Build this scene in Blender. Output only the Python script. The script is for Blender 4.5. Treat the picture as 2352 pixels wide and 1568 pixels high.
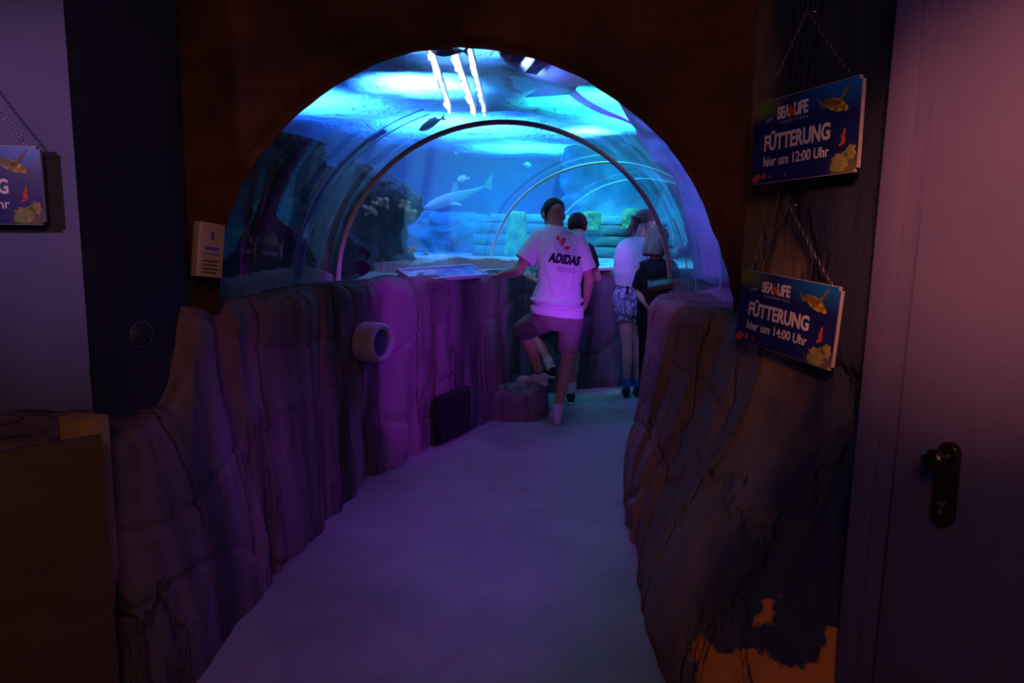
import bpy, bmesh, math, random
from mathutils import Vector, Matrix, noise
from mathutils.bvhtree import BVHTree

for _o in list(bpy.data.objects):
    bpy.data.objects.remove(_o)
SC = bpy.context.scene
COL = SC.collection
PI = math.pi
V = Vector
R = math.radians

# ------------------------------------------------------------------ camera
FPX, CX, CY, PITCH, ROLL, EYE = 1650.0, 1176.0, 784.0, 8.75, 1.0, 1.55
cam = bpy.data.cameras.new('camera')
cam.sensor_width = 36.0
cam.lens = 36.0 * FPX / 2352.0
cam.clip_start = 0.02
CAM = bpy.data.objects.new('camera', cam)
COL.objects.link(CAM)
CROT = Matrix.Rotation(R(90 - PITCH), 3, 'X') @ Matrix.Rotation(R(ROLL), 3, 'Z')
CAM.matrix_world = Matrix.Translation((0, 0, EYE)) @ CROT.to_4x4()
SC.camera = CAM


def ray(u, v):
    return CROT @ V(((u - CX) / FPX, (CY - v) / FPX, -1.0))


def at_y(u, v, y):
    d = ray(u, v)
    return V((0, 0, EYE)) + d * (y / d.y)


def at_z(u, v, z):
    d = ray(u, v)
    return V((0, 0, EYE)) + d * ((z - EYE) / d.z)


# ------------------------------------------------------------------ world, exposure, lights
SC.view_settings.view_transform = 'Standard'
SC.view_settings.look = 'None'
SC.view_settings.gamma = 1.0
SC.view_settings.use_curve_mapping = False
SC.view_settings.exposure = 0.0
SC.cycles.use_denoising = True
SC.cycles.max_bounces = 6
SC.cycles.diffuse_bounces = 2
SC.cycles.glossy_bounces = 3
SC.cycles.volume_bounces = 0
SC.cycles.transparent_max_bounces = 14
SC.cycles.sample_clamp_indirect = 4.0
SC.cycles.caustics_reflective = False
SC.cycles.caustics_refractive = False
w = bpy.data.worlds.new('world')
SC.world = w
w.use_nodes = True
w.node_tree.nodes['Background'].inputs[0].default_value = (0.35, 0.3, 0.5, 1)
w.node_tree.nodes['Background'].inputs[1].default_value = 0.004


def lamp(name, kind, loc, target, energy, color, size=0.1, spot=60, blend=0.6, sy=None):
    l = bpy.data.lights.new(name, kind)
    l.energy = energy
    l.color = color
    if kind == 'AREA':
        l.size = size
        if sy:
            l.shape = 'RECTANGLE'
            l.size_y = sy
    else:
        l.shadow_soft_size = size
    if kind == 'SPOT':
        l.spot_size = R(spot)
        l.spot_blend = blend
    o = bpy.data.objects.new(name, l)
    COL.objects.link(o)
    o.location = loc
    d = V(target) - V(loc)
    o.rotation_euler = d.to_track_quat('-Z', 'Y').to_euler()
    return o


# lights over the tank, above the water surface; added ones are marked
lamp('tank_light', 'SPOT', (-2.4, 8.0, 3.9), (-2.2, 8.8, 1.2), 8000, (0.03, 0.18, 1.0), .25, 100, .8)
lamp('tank_light', 'SPOT', (-0.7, 9.6, 3.9), (-0.7, 10.6, 1.2), 11000, (0.03, 0.21, 1.0), .25, 125, .8)
lamp('tank_light', 'SPOT', (0.2, 12.4, 3.9), (0.2, 12.6, 1.2), 4200, (0.03, 0.32, 1.0), .25, 110, .8)
lamp('tank_light', 'SPOT', (1.7, 8.8, 3.9), (1.7, 9.6, 1.2), 4200, (0.05, 0.60, 1.0), .25, 95, .8)
lamp('tank_light', 'SPOT', (1.0, 10.0, 3.7), (0.9, 10.9, 1.5), 2600, (0.22, 1.0, 0.55), .25, 50, .8)
lamp('added_flood', 'SPOT', (0.05, 4.75, 2.60), (1.5, 5.9, 2.15), 330, (0.12, 0.24, 1.0), .08, 80, .9)  # added in the water to brighten the tunnel side of the pale rock
lamp('added_flood', 'SPOT', (1.7, 4.3, 1.5), (0.7, 5.0, 2.65), 90, (0.50, 0.50, 1.0), .06, 50, .9)  # added in the water to lift the underside of the stingray
lamp('tank_light', 'SPOT', (3.4, 6.4, 3.8), (2.9, 7.4, 1.4), 2500, (0.05, 0.2, 1.0), .2, 90, .8)
lamp('tank_light', 'SPOT', (2.6, 5.2, 3.6), (1.6, 4.9, 1.2), 900, (0.26, 0.05, 1.0), .2, 60, .8)
lamp('tank_light', 'SPOT', (1.1, 7.4, 3.9), (0.9, 8.2, 2.0), 5200, (0.03, 0.90, 0.80), .2, 80, .8)  # added cyan light, stands in for rocks mirrored in the water surface
lamp('tank_light', 'SPOT', (-0.9, 7.0, 3.7), (-1.0, 7.8, 1.2), 7500, (0.08, 0.36, 1.0), .2, 72, .8)
lamp('tank_light', 'SPOT', (-0.4, 5.4, 3.7), (-0.4, 6.2, 2.0), 900, (0.14, 0.42, 1.0), .2, 62, .8)
lamp('tank_light', 'SPOT', (0.5, 4.5, 3.8), (0.55, 5.8, 1.3), 900, (0.45, 0.55, 1.0), .2, 36, .8)  # added to brighten the man's white shirt from above
# violet spots inside the tunnel, mounted at the sides
lamp('violet_spot', 'SPOT', (0.62, 3.55, 1.75), (-0.62, 5.05, 0.80), 75, (0.40, 0.02, 1.0), .05, 52, .6)
lamp('violet_spot', 'SPOT', (0.60, 4.40, 0.85), (0.40, 5.75, 1.04), 58, (0.40, 0.04, 1.0), .04, 46, .9)
lamp('violet_spot', 'SPOT', (0.78, 5.9, 2.15), (0.80, 7.15, 0.5), 34, (0.34, 0.02, 1.0), .06, 38, .6)
lamp('magenta_spot', 'SPOT', (2.1, 6.9, 1.75), (1.2, 6.75, 1.5), 14, (1.0, 0.10, 0.45), .05, 50, .7)
lamp('violet_spot', 'SPOT', (0.45, 3.0, 1.9), (-0.75, 3.0, 0.0), 26, (0.32, 0.03, 1.0), .06, 70, .8)
lamp('violet_spot', 'SPOT', (-0.1, 3.35, 2.1), (0.88, 3.85, 1.2), 32, (0.34, 0.10, 1.0), .05, 36, .8)
lamp('blue_floor_spot', 'SPOT', (0.1, 4.2, 2.15), (0.0, 4.3, 0.0), 32, (0.32, 0.06, 1.0), .08, 95, .9)
# dim warm light of the room behind the photographer, and the coloured spots on its walls
lamp('room_lamp', 'AREA', (0.0, -0.9, 2.6), (0.5, 2.4, 1.0), 16, (1.0, 0.46, 0.25), .8)
lamp('room_blue_lamp', 'AREA', (0.4, 0.6, 2.9), (0.2, 2.2, 0.0), 2.6, (0.25, 0.14, 1.0), .6)
lamp('rose_spot', 'SPOT', (0.2, 0.3, 2.3), (1.22, 1.70, 1.64), 270, (1.0, 0.30, 0.14), .06, 38, 1.)
lamp('wall_spot', 'SPOT', (-2.4, 1.0, 2.2), (-1.66, 2.7, 1.72), 42, (0.80, 0.40, 0.80), .05, 52, 1.)

# ------------------------------------------------------------------ helpers
ORG = {}


def tag(o, label, cat, group=None, kind=None):
    if label:
        o['label'] = label
    if cat:
        o['category'] = cat
    if group:
        o['group'] = group
    if kind:
        o['kind'] = kind
    return o


def thing(name, label, cat, mat=None, group=None, kind=None):
    """An Empty at the thing's base; mat is its world matrix or location."""
    o = bpy.data.objects.new(name, None)
    o.empty_display_size = .1
    COL.objects.link(o)
    if mat is None:
        mat = Matrix()
    if not isinstance(mat, Matrix):
        mat = Matrix.Translation(V(mat))
    o.matrix_world = mat
    ORG[o.name] = mat.inverted()
    return tag(o, label, cat, group, kind)


def put(name, me, mat, parent=None, world=True, smooth=True, label=None, auto=None):
    """Link a mesh (or bmesh). Vertices are in world space when world is True."""
    if isinstance(me, bmesh.types.BMesh):
        bm = me
        me = bpy.data.meshes.new(name)
        bm.to_mesh(me)
        bm.free()
    me.name = name
    o = bpy.data.objects.new(name, me)
    COL.objects.link(o)
    if parent is not None:
        o.parent = parent
        inv = ORG[parent.name]
        if world:
            me.transform(inv)
        ORG[o.name] = inv
    me.materials.clear()
    if mat is not None:
        me.materials.append(mat)
    for p in me.polygons:
        p.use_smooth = smooth
    if auto:
        me.set_sharp_from_angle(angle=R(auto))
    if label:
        o['label'] = label
    return o


def single(name, me, mat, label, cat, group=None, kind=None, smooth=True, auto=None):
    """A thing that is one mesh: its origin goes to the middle of its base."""
    o = put(name, me, mat, smooth=smooth, auto=auto)
    m = o.data
    if len(m.vertices):
        lo = V([min(v.co[i] for v in m.vertices) for i in range(3)])
        hi = V([max(v.co[i] for v in m.vertices) for i in range(3)])
        c = V(((lo.x + hi.x) / 2, (lo.y + hi.y) / 2, lo.z))
        m.transform(Matrix.Translation(-c))
        o.location = c
        ORG[o.name] = Matrix.Translation(-c)
    return tag(o, label, cat, group, kind)


def struct(name, me, mat, smooth=True, auto=None, label=None):
    o = put(name, me, mat, smooth=smooth, auto=auto)
    o['kind'] = 'structure'
    if label:
        o['label'] = label
    return o


def M(name, col, rough=.8, col2=None, vscale=4., stretch=(1, 1, 1), bump=0., bscale=25., metal=0., spec=.3, ramp=(.35, .65), emit=None, estr=0., cracks=0.):
    m = bpy.data.materials.new(name)
    m.use_nodes = True
    nt = m.node_tree
    L = nt.links
    b = nt.nodes['Principled BSDF']
    b.inputs['Base Color'].default_value = (*col, 1)
    b.inputs['Roughness'].default_value = rough
    b.inputs['Metallic'].default_value = metal
    b.inputs['Specular IOR Level'].default_value = spec
    tc = nt.nodes.new('ShaderNodeTexCoord')
    mp = nt.nodes.new('ShaderNodeMapping')
    mp.inputs['Scale'].default_value = stretch
    L.new(tc.outputs['Object'], mp.inputs['Vector'])
    n = nt.nodes.new('ShaderNodeTexNoise')
    n.inputs['Scale'].default_value = vscale
    n.inputs['Detail'].default_value = 5
    n.inputs['Roughness'].default_value = .6
    L.new(mp.outputs[0], n.inputs['Vector'])
    r = nt.nodes.new('ShaderNodeValToRGB')
    r.color_ramp.elements[0].position, r.color_ramp.elements[1].position = ramp
    c2 = col2 or tuple(c * .8 for c in col)
    r.color_ramp.elements[0].color = (*col, 1)
    r.color_ramp.elements[1].color = (*c2, 1)
    L.new(n.outputs['Fac'], r.inputs['Fac'])
    L.new(r.outputs['Color'], b.inputs['Base Color'])
    if bump:
        n2 = nt.nodes.new('ShaderNodeTexNoise')
        n2.inputs['Scale'].default_value = bscale
        n2.inputs['Detail'].default_value = 6
        L.new(mp.outputs[0], n2.inputs['Vector'])
        h = n2.outputs['Fac']
        if cracks:
            vo = nt.nodes.new('ShaderNodeTexVoronoi')
            vo.feature = 'DISTANCE_TO_EDGE'
            vo.inputs['Scale'].default_value = cracks
            mx = nt.nodes.new('ShaderNodeMixRGB')
            mx.blend_type = 'ADD'
            mx.inputs[0].default_value = .25
            L.new(mp.outputs[0], mx.inputs[1])
            L.new(n2.outputs['Color'], mx.inputs[2])
            L.new(mx.outputs[0], vo.inputs['Vector'])
            cl = nt.nodes.new('ShaderNodeMapRange')
            cl.inputs['From Max'].default_value = .05
            L.new(vo.outputs['Distance'], cl.inputs['Value'])
            ad = nt.nodes.new('ShaderNodeMath')
            ad.operation = 'MULTIPLY_ADD'
            ad.inputs[1].default_value = .8
            L.new(cl.outputs[0], ad.inputs[0])
            L.new(h, ad.inputs[2])
            h = ad.outputs[0]
        bp = nt.nodes.new('ShaderNodeBump')
        bp.inputs['Strength'].default_value = bump
        bp.inputs['Distance'].default_value = .03
        L.new(h, bp.inputs['Height'])
        L.new(bp.outputs['Normal'], b.inputs['Normal'])
    if emit:
        b.inputs['Emission Color'].default_value = (*emit, 1)
        b.inputs['Emission Strength'].default_value = estr
    return m


def fbm(p, o=4):
    return noise.fractal(p, 1.0, 2.0, o)


def smooth(a, b, x):
    t = max(0., min(1., (x - a) / (b - a)))
    return t * t * (3 - 2 * t)


def catmull(pts, n):
    pts = [V(p) for p in pts]
    P = [pts[0] * 2 - pts[1]] + pts + [pts[-1] * 2 - pts[-2]]
    out = []
    k = len(pts) - 1
    for i in range(n):
        f = i / (n - 1) * k
        j = min(int(f), k - 1)
        t = f - j
        a, b, c, d = P[j:j + 4]
        out.append(.5 * ((2 * b) + (c - a) * t + (2 * a - 5 * b + 4 * c - d) * t * t + (3 * b - a - 3 * c + d) * t ** 3))
    return out


def grid_faces(bm, rows, closed=False):
    for i in range(len(rows) - 1):
        a, b = rows[i], rows[i + 1]
        n = len(a)
        for j in range(n if closed else n - 1):
            k = (j + 1) % n
            bm.faces.new((a[j], a[k], b[k], b[j]))


def box(bm, c, s, rot=None, bev=0.):
    m = Matrix.Translation(V(c)) @ (rot.to_4x4() if rot else Matrix()) @ Matrix.Diagonal((*s, 1))
    r = bmesh.ops.create_cube(bm, size=1., matrix=m)
    if bev:
        es = list({e for v in r['verts'] for e in v.link_edges})
        bmesh.ops.bevel(bm, geom=es, offset=bev, segments=2, affect='EDGES', profile=.6)


def tube(bm, pts, r, seg=10, cap=True):
    pts = [V(p) for p in pts]
    rows = []
    for i, p in enumerate(pts):
        t = (pts[min(i + 1, len(pts) - 1)] - pts[max(i - 1, 0)]).normalized()
        a = t.cross(V((0, 0, 1)))
        if a.length < 1e-3:
            a = V((1, 0, 0))
        a.normalize()
        b = t.cross(a)
        rr = r[i] if isinstance(r, (list, tuple)) else r
        rows.append([bm.verts.new(p + (a * math.cos(2 * PI * k / seg) + b * math.sin(2 * PI * k / seg)) * rr) for k in range(seg)])
    grid_faces(bm, rows, True)
    if cap:
        bm.faces.new(rows[0])
        bm.faces.new(rows[-1][::-1])


def bake(bm, mods):
    me = bpy.data.meshes.new('tmp')
    bmesh.ops.recalc_face_normals(bm, faces=bm.faces)
    bm.to_mesh(me)
    bm.free()
    o = bpy.data.objects.new('tmp', me)
    COL.objects.link(o)
    for kind, kw in mods:
        md = o.modifiers.new(kind, kind)
        for k, v in kw.items():
            setattr(md, k, v)
    dg = bpy.context.evaluated_depsgraph_get()
    out = bpy.data.meshes.new_from_object(o.evaluated_get(dg))
    bpy.data.objects.remove(o)
    bpy.data.meshes.remove(me)
    return out


def text_mesh(body, size, extrude=.0008, bold=0., align='CENTER', shear=0., space=1.):
    cu = bpy.data.curves.new('t', 'FONT')
    cu.body = body
    cu.size = size
    cu.extrude = extrude
    cu.offset = bold
    cu.align_x = align
    cu.shear = shear
    cu.space_character = space
    cu.resolution_u = 4
    o = bpy.data.objects.new('t', cu)
    COL.objects.link(o)
    dg = bpy.context.evaluated_depsgraph_get()
    me = bpy.data.meshes.new_from_object(o.evaluated_get(dg))
    bpy.data.objects.remove(o)
    return me


class Blob:
    """Overlapping solids that are fused into one continuous surface."""

    def __init__(s):
        s.bm = bmesh.new()

    def ell(s, c, rad, rot=None, seg=20):
        m = Matrix.Translation(V(c)) @ (rot.to_4x4() if rot else Matrix()) @ Matrix.Diagonal((*rad, 1))
        bmesh.ops.create_uvsphere(s.bm, u_segments=seg, v_segments=max(8, seg // 2 + 2), radius=1., matrix=m)
        return s

    def cap(s, p0, r0, p1, r1, round0=True, round1=True, seg=16):
        p0, p1 = V(p0), V(p1)
        d = (p1 - p0)
        q = d.to_track_quat('Z', 'Y').to_matrix()
        rows = []
        for k, (p, r) in enumerate(((p0, r0), (p0.lerp(p1, .5), (r0 + r1) / 2), (p1, r1))):
            rows.append([s.bm.verts.new(p + q @ V((math.cos(2 * PI * j / seg) * r, math.sin(2 * PI * j / seg) * r, 0))) for j in range(seg)])
        grid_faces(s.bm, rows, True)
        s.bm.faces.new(rows[0][::-1])
        s.bm.faces.new(rows[-1])
        if round0:
            s.ell(p0, (r0,) * 3, q, 14)
        if round1:
            s.ell(p1, (r1,) * 3, q, 14)
        return s

    def chain(s, pts):
        for (a, ra), (b, rb) in zip(pts, pts[1:]):
            s.cap(a, ra, b, rb)
        return s

    def loft(s, rings, seg=28, power=1.):
        """rings: (centre, half width, half depth, right vector, depth vector)"""
        rows = []
        for c, a, b, rv, dv in rings:
            row = []
            for k in range(seg):
                t = 2 * PI * k / seg
                x, y = math.cos(t), math.sin(t)
                x = math.copysign(abs(x) ** power, x)
                y = math.copysign(abs(y) ** power, y)
                row.append(s.bm.verts.new(V(c) + V(rv) * a * x + V(dv) * b * y))
            rows.append(row)
        grid_faces(s.bm, rows, True)
        s.bm.faces.new(rows[0][::-1])
        s.bm.faces.new(rows[-1])
        return s

    def mesh(s, voxel=.008, it=4, fac=.5):
        return bake(s.bm, [('REMESH', dict(mode='VOXEL', voxel_size=voxel, use_smooth_shade=True)), ('SMOOTH', dict(factor=fac, iterations=it))])


def displace(me, fn):
    me.update()
    ns = [v.normal.copy() for v in me.vertices]
    for v, n in zip(me.vertices, ns):
        v.co += n * fn(v.co, n)
    me.update()


def cut(me, p, n, fill=True):
    """Keep the side of the plane that n points away from."""
    bm = bmesh.new()
    bm.from_mesh(me)
    r = bmesh.ops.bisect_plane(bm, geom=bm.verts[:] + bm.edges[:] + bm.faces[:], plane_co=V(p), plane_no=V(n), clear_outer=True)
    if fill:
        es = [e for e in r['geom_cut'] if isinstance(e, bmesh.types.BMEdge)]
        bmesh.ops.holes_fill(bm, edges=es, sides=0)
    bm.to_mesh(me)
    bm.free()
    return me


def bvh_of(o_or_me):
    bm = bmesh.new()
    bm.from_mesh(o_or_me)
    t = BVHTree.FromBMesh(bm)
    bm.free()
    return t

# ------------------------------------------------------------------ materials
def rock_mat(name, c1, c2, cracks=3.2):
    return M(name, c1, .82, c2, 1.6, (1, 1, .35), bump=.75, bscale=9, cracks=cracks, spec=.25)


m_rock_l = M('painted_rock', (.055, .062, .060), .8, (.26, .15, .20), 2.1, (1, 1, .10), bump=1., bscale=11, cracks=2.6, spec=.25, ramp=(.42, .60))
m_rock_r = rock_mat('brown_rock', (.20, .085, .035), (.34, .20, .11))
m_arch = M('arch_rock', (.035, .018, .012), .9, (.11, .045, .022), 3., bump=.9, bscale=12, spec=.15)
m_floor = M('floor_screed', (.22, .20, .22), .55, (.33, .30, .32), 1.6, bump=.12, bscale=60, spec=.4)
m_navy = M('navy_paint', (.020, .026, .075), .55, (.035, .042, .11), 2., bump=.08, bscale=40, spec=.4)
m_bluewall = M('blue_paint', (.13, .13, .30), .6, (.17, .16, .34), 1.5, bump=.06, bscale=50)
m_door = M('door_paint', (.075, .065, .19), .5, (.09, .075, .21), 2., bump=.05, bscale=60, spec=.35)
m_black = M('black_plastic', (.006, .006, .006), .25, (.010, .010, .009), 8., spec=.5)
m_steel = M('steel', (.55, .53, .50), .3, (.4, .4, .4), 20., metal=1.)
m_wood = M('brown_board', (.11, .065, .04), .6, (.085, .05, .032), 5., (1, 1, 6), bump=.05, bscale=30)
m_post = M('pale_wood', (.42, .26, .11), .6, (.34, .2, .09), 6., (6, 6, 1), bump=.05)
m_sand = M('white_sand', (.62, .58, .56), .95, (.42, .40, .42), 5., bump=.5, bscale=70)
m_ledge = M('concrete_ledge', (.50, .52, .55), .9, (.36, .38, .42), 7., bump=.5, bscale=60)
m_white = M('white_frame', (.75, .77, .8), .4, (.7, .72, .75), 5.)
m_ring = M('grey_seal', (.85, .83, .85), .4, (.75, .73, .75), 12., spec=.5)


def acrylic(name, tint, refl):
    m = bpy.data.materials.new(name)
    m.use_nodes = True
    nt = m.node_tree
    L = nt.links
    nt.nodes.remove(nt.nodes['Principled BSDF'])
    out = nt.nodes['Material Output']
    tr = nt.nodes.new('ShaderNodeBsdfTransparent')
    tr.inputs[0].default_value = (*tint, 1)
    gl = nt.nodes.new('ShaderNodeBsdfGlossy')
    gl.inputs['Roughness'].default_value = .03
    gl.inputs['Color'].default_value = (.9, .95, 1, 1)
    fr = nt.nodes.new('ShaderNodeFresnel')
    fr.inputs['IOR'].default_value = 1.45
    mu = nt.nodes.new('ShaderNodeMath')
    mu.operation = 'MULTIPLY'
    mu.use_clamp = True
    mu.inputs[1].default_value = refl
    mx = nt.nodes.new('ShaderNodeMixShader')
    L.new(fr.outputs[0], mu.inputs[0])
    L.new(mu.outputs[0], mx.inputs[0])
    L.new(tr.outputs[0], mx.inputs[1])
    L.new(gl.outputs[0], mx.inputs[2])
    L.new(mx.outputs[0], out.inputs['Surface'])
    return m


m_acrylic = acrylic('clear_acrylic', (.97, .985, 1), .22)


def translucent(name, col, clear, gloss, rough=.2, bump=0., bscale=6.):
    m = bpy.data.materials.new(name)
    m.use_nodes = True
    nt = m.node_tree
    L = nt.links
    nt.nodes.remove(nt.nodes['Principled BSDF'])
    out = nt.nodes['Material Output']
    tr = nt.nodes.new('ShaderNodeBsdfTransparent')
    tl = nt.nodes.new('ShaderNodeBsdfTranslucent')
    tl.inputs[0].default_value = (*col, 1)
    gl = nt.nodes.new('ShaderNodeBsdfGlossy')
    gl.inputs['Roughness'].default_value = rough
    a = nt.nodes.new('ShaderNodeMixShader')
    a.inputs[0].default_value = clear
    b = nt.nodes.new('ShaderNodeMixShader')
    b.inputs[0].default_value = gloss
    L.new(tl.outputs[0], a.inputs[1])
    L.new(tr.outputs[0], a.inputs[2])
    L.new(a.outputs[0], b.inputs[1])
    L.new(gl.outputs[0], b.inputs[2])
    L.new(b.outputs[0], out.inputs['Surface'])
    if bump:
        tc = nt.nodes.new('ShaderNodeTexCoord')
        mp = nt.nodes.new('ShaderNodeMapping')
        mp.inputs['Scale'].default_value = (1, .5, 1)
        n = nt.nodes.new('ShaderNodeTexNoise')
        n.inputs['Scale'].default_value = bscale
        n.inputs['Detail'].default_value = 3
        n.inputs['Distortion'].default_value = 1.
        bp = nt.nodes.new('ShaderNodeBump')
        bp.inputs['Strength'].default_value = bump
        bp.inputs['Distance'].default_value = .1
        L.new(tc.outputs['Object'], mp.inputs[0])
        L.new(mp.outputs[0], n.inputs['Vector'])
        L.new(n.outputs['Fac'], bp.inputs['Height'])
        L.new(bp.outputs[0], gl.inputs['Normal'])
        L.new(bp.outputs[0], tl.inputs['Normal'])
    return m


# ------------------------------------------------------------------ floor
bm = bmesh.new()
rows = []
for i in range(41):
    y = -1.5 + i * .25
    rows.append([bm.verts.new((-3.2 + j * .25, y, .006 * fbm(V((j * .3, y, 0)), 3))) for j in range(34)])
grid_faces(bm, rows)
struct('floor', bm, m_floor)

# ------------------------------------------------------------------ rock walls along the passage
L_BOT = [(-1.75, 2.02), (-1.30, 2.08), (-1.05, 2.26), (-1.0, 2.8), (-.98, 3.3), (-.93, 3.9), (-.86, 4.3), (-.62, 4.85), (-.42, 5.25), (-.2, 5.72), (-.02, 6.15), (.12, 6.5), (.45, 6.85), (.9, 7.1), (1.5, 7.25), (2.6, 7.3), (4.0, 7.3)]
L_TOP = [(-1.75, 2.16), (-1.36, 2.22), (-1.22, 2.50), (-1.15, 2.85), (-1.06, 3.3), (-.98, 3.9), (-.88, 4.3), (-.62, 4.9), (-.42, 5.3), (-.22, 5.75), (-.1, 6.1), (.1, 6.45), (.42, 6.82), (.9, 7.08), (1.5, 7.22), (2.6, 7.28), (4.0, 7.3)]
R_BOT = [(1.50, 1.2), (1.15, 1.72), (.59, 2.16), (.58, 3.0), (.60, 3.6), (.64, 4.05), (.80, 4.42), (1.2, 4.62), (2.2, 4.8), (4.0, 4.85)]
R_TOP = [(1.62, 1.2), (1.22, 1.8), (1.05, 2.25), (.90, 2.85), (.74, 3.55), (.74, 3.95), (.92, 4.35), (1.25, 4.6), (2.2, 4.8), (4.0, 4.85)]


def wall_sheet(name, bot, top, sgn, mat, zt, prof, n_s, seed, fold_=.05, off=.0, smin=0., smax=1.):
    pb, pt = catmull([(*p, 0) for p in bot], n_s), catmull([(*p, 0) for p in top], n_s)
    bm = bmesh.new()
    rows = []
    L = 0.
    for i in range(n_s):
        if i:
            L += (pt[i] - pt[i - 1]).length
        if not smin <= i / (n_s - 1) <= smax:
            continue
        tg = (pt[min(i + 1, n_s - 1)] - pt[max(i - 1, 0)] + pb[min(i + 1, n_s - 1)] - pb[max(i - 1, 0)]).normalized()
        nr = V((-tg.y, tg.x, 0)) * sgn       # outward, away from the passage
        H = zt(pt[i])
        row = []
        for o, zf in prof:
            z = H * zf
            t = smooth(0, 1, min(1, z / 1.1))
            p = pb[i].lerp(pt[i], t) + nr * (o + off)
            fold = fold_(z) if callable(fold_) else fold_
            f = noise.noise(V((L * 1.9, z * .22, seed))) * fold
            f -= abs(noise.noise(V((L * 4.5, z * .5, seed + 9)))) * fold * .7
            f += noise.noise(V((L * 9., z * 2.5, seed + 4))) * fold * .25
            f += fbm(V((L * 3., z * 3., seed + 2))) * .012
            cr = noise.noise(V((L * 2.3, z * .35 + o, seed + 31)))
            f -= fold * .55 * math.exp(-(cr / .045) ** 2)
            cr = noise.noise(V((L * .9, z * 2.4 + o * 2, seed + 43)))
            f -= fold * .22 * math.exp(-(cr / .035) ** 2)
            k = noise.noise(V((L * 3.1, o * 6, seed + 17)))
            p -= nr * f
            p.z = z + (.02 * k + .012 * noise.noise(V((L * 11, o * 9, seed + 3)))) * smooth(.75, 1, zf)
            row.append(bm.verts.new(p))
        rows.append(row)
    grid_faces(bm, rows)
    return bm


def parapet_profile(depth, back):
    pr = [(0, i / 64 * .93) for i in range(65)]
    for k in range(1, 9):
        a = k / 8 * PI / 2
        pr.append((.085 * (1 - math.cos(a)), .93 + .07 * math.sin(a)))
    n = int(depth / .03)
    for k in range(1, n + 1):
        pr.append((.085 + depth * k / n, 1. - .02 * (k / n) ** 2))
    pr += [(.085 + depth + .03, .9), (.085 + depth + .04, back)]
    return pr


def zl(p):
    return .88 + .35 * smooth(2.58, 2.74, p.y) - .03 * smooth(4.5, 6, p.y)


struct('wall_tunnel_left', wall_sheet('w', L_BOT, L_TOP, 1, m_rock_l, zl, parapet_profile(.30, .6), 640, 1.3, .065), m_rock_l)

# right: low rock wall inside the tunnel, and the full-height wall in front of the arch
m_wr = rock_mat('brown_rock_and_navy_paint', (.17, .105, .075), (.33, .23, .17), 2.2)
nt = m_wr.node_tree
bs = nt.nodes['Principled BSDF']
src = bs.inputs['Base Color'].links[0].from_socket
tc = nt.nodes.new('ShaderNodeTexCoord')
sp = nt.nodes.new('ShaderNodeSeparateXYZ')
nt.links.new(tc.outputs['Object'], sp.inputs[0])
nz = nt.nodes.new('ShaderNodeTexNoise')
nz.inputs['Scale'].default_value = 3.
nt.links.new(tc.outputs['Object'], nz.inputs['Vector'])


def math_node(op, a, b=None, c=None):
    n = nt.nodes.new('ShaderNodeMath')
    n.operation = op
    for i, x in enumerate((a, b, c)):
        if x is None:
            continue
        if isinstance(x, (int, float)):
            n.inputs[i].default_value = x
        else:
            nt.links.new(x, n.inputs[i])
    return n.outputs[0]


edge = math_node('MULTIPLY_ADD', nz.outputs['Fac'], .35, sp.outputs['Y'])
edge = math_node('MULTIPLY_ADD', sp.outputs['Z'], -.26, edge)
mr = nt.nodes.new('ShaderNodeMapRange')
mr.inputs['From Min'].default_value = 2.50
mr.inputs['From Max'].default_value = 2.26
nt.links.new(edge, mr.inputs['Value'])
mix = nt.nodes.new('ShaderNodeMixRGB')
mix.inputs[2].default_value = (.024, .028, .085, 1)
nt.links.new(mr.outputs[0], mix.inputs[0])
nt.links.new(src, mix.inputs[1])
# orange flaking patches near the floor
nz2 = nt.nodes.new('ShaderNodeTexNoise')
nz2.inputs['Scale'].default_value = 6.5
nz2.inputs['Detail'].default_value = 6
nt.links.new(tc.outputs['Object'], nz2.inputs['Vector'])
lowz = nt.nodes.new('ShaderNodeMapRange')
lowz.inputs['From Min'].default_value = .52
lowz.inputs['From Max'].default_value = .18
nt.links.new(sp.outputs['Z'], lowz.inputs['Value'])
lowy = nt.nodes.new('ShaderNodeMapRange')
lowy.inputs['From Min'].default_value = 2.45
lowy.inputs['From Max'].default_value = 2.15
nt.links.new(sp.outputs['Y'], lowy.inputs['Value'])
pt_ = math_node('MULTIPLY', lowz.outputs[0], lowy.outputs[0])
pt_ = math_node('MULTIPLY_ADD', pt_, .32, nz2.outputs['Fac'])
pm = nt.nodes.new('ShaderNodeMapRange')
pm.inputs['From Min'].default_value = .745
pm.inputs['From Max'].default_value = .78
nt.links.new(pt_, pm.inputs['Value'])
mix2 = nt.nodes.new('ShaderNodeMixRGB')
mix2.inputs[2].default_value = (.50, .17, .05, 1)
nt.links.new(pm.outputs[0], mix2.inputs[0])
nt.links.new(mix.outputs[0], mix2.inputs[1])
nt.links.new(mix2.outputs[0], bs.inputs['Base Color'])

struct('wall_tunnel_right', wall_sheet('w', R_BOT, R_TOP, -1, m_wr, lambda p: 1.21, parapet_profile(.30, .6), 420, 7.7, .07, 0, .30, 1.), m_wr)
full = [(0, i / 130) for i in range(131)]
struct('wall_right', wall_sheet('w', R_BOT, R_TOP, -1, m_wr, lambda p: 3.25, full, 420, 7.7, lambda z: .045 - .038 * smooth(.95, 1.25, z), 0, 0., .335), m_wr)

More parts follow.
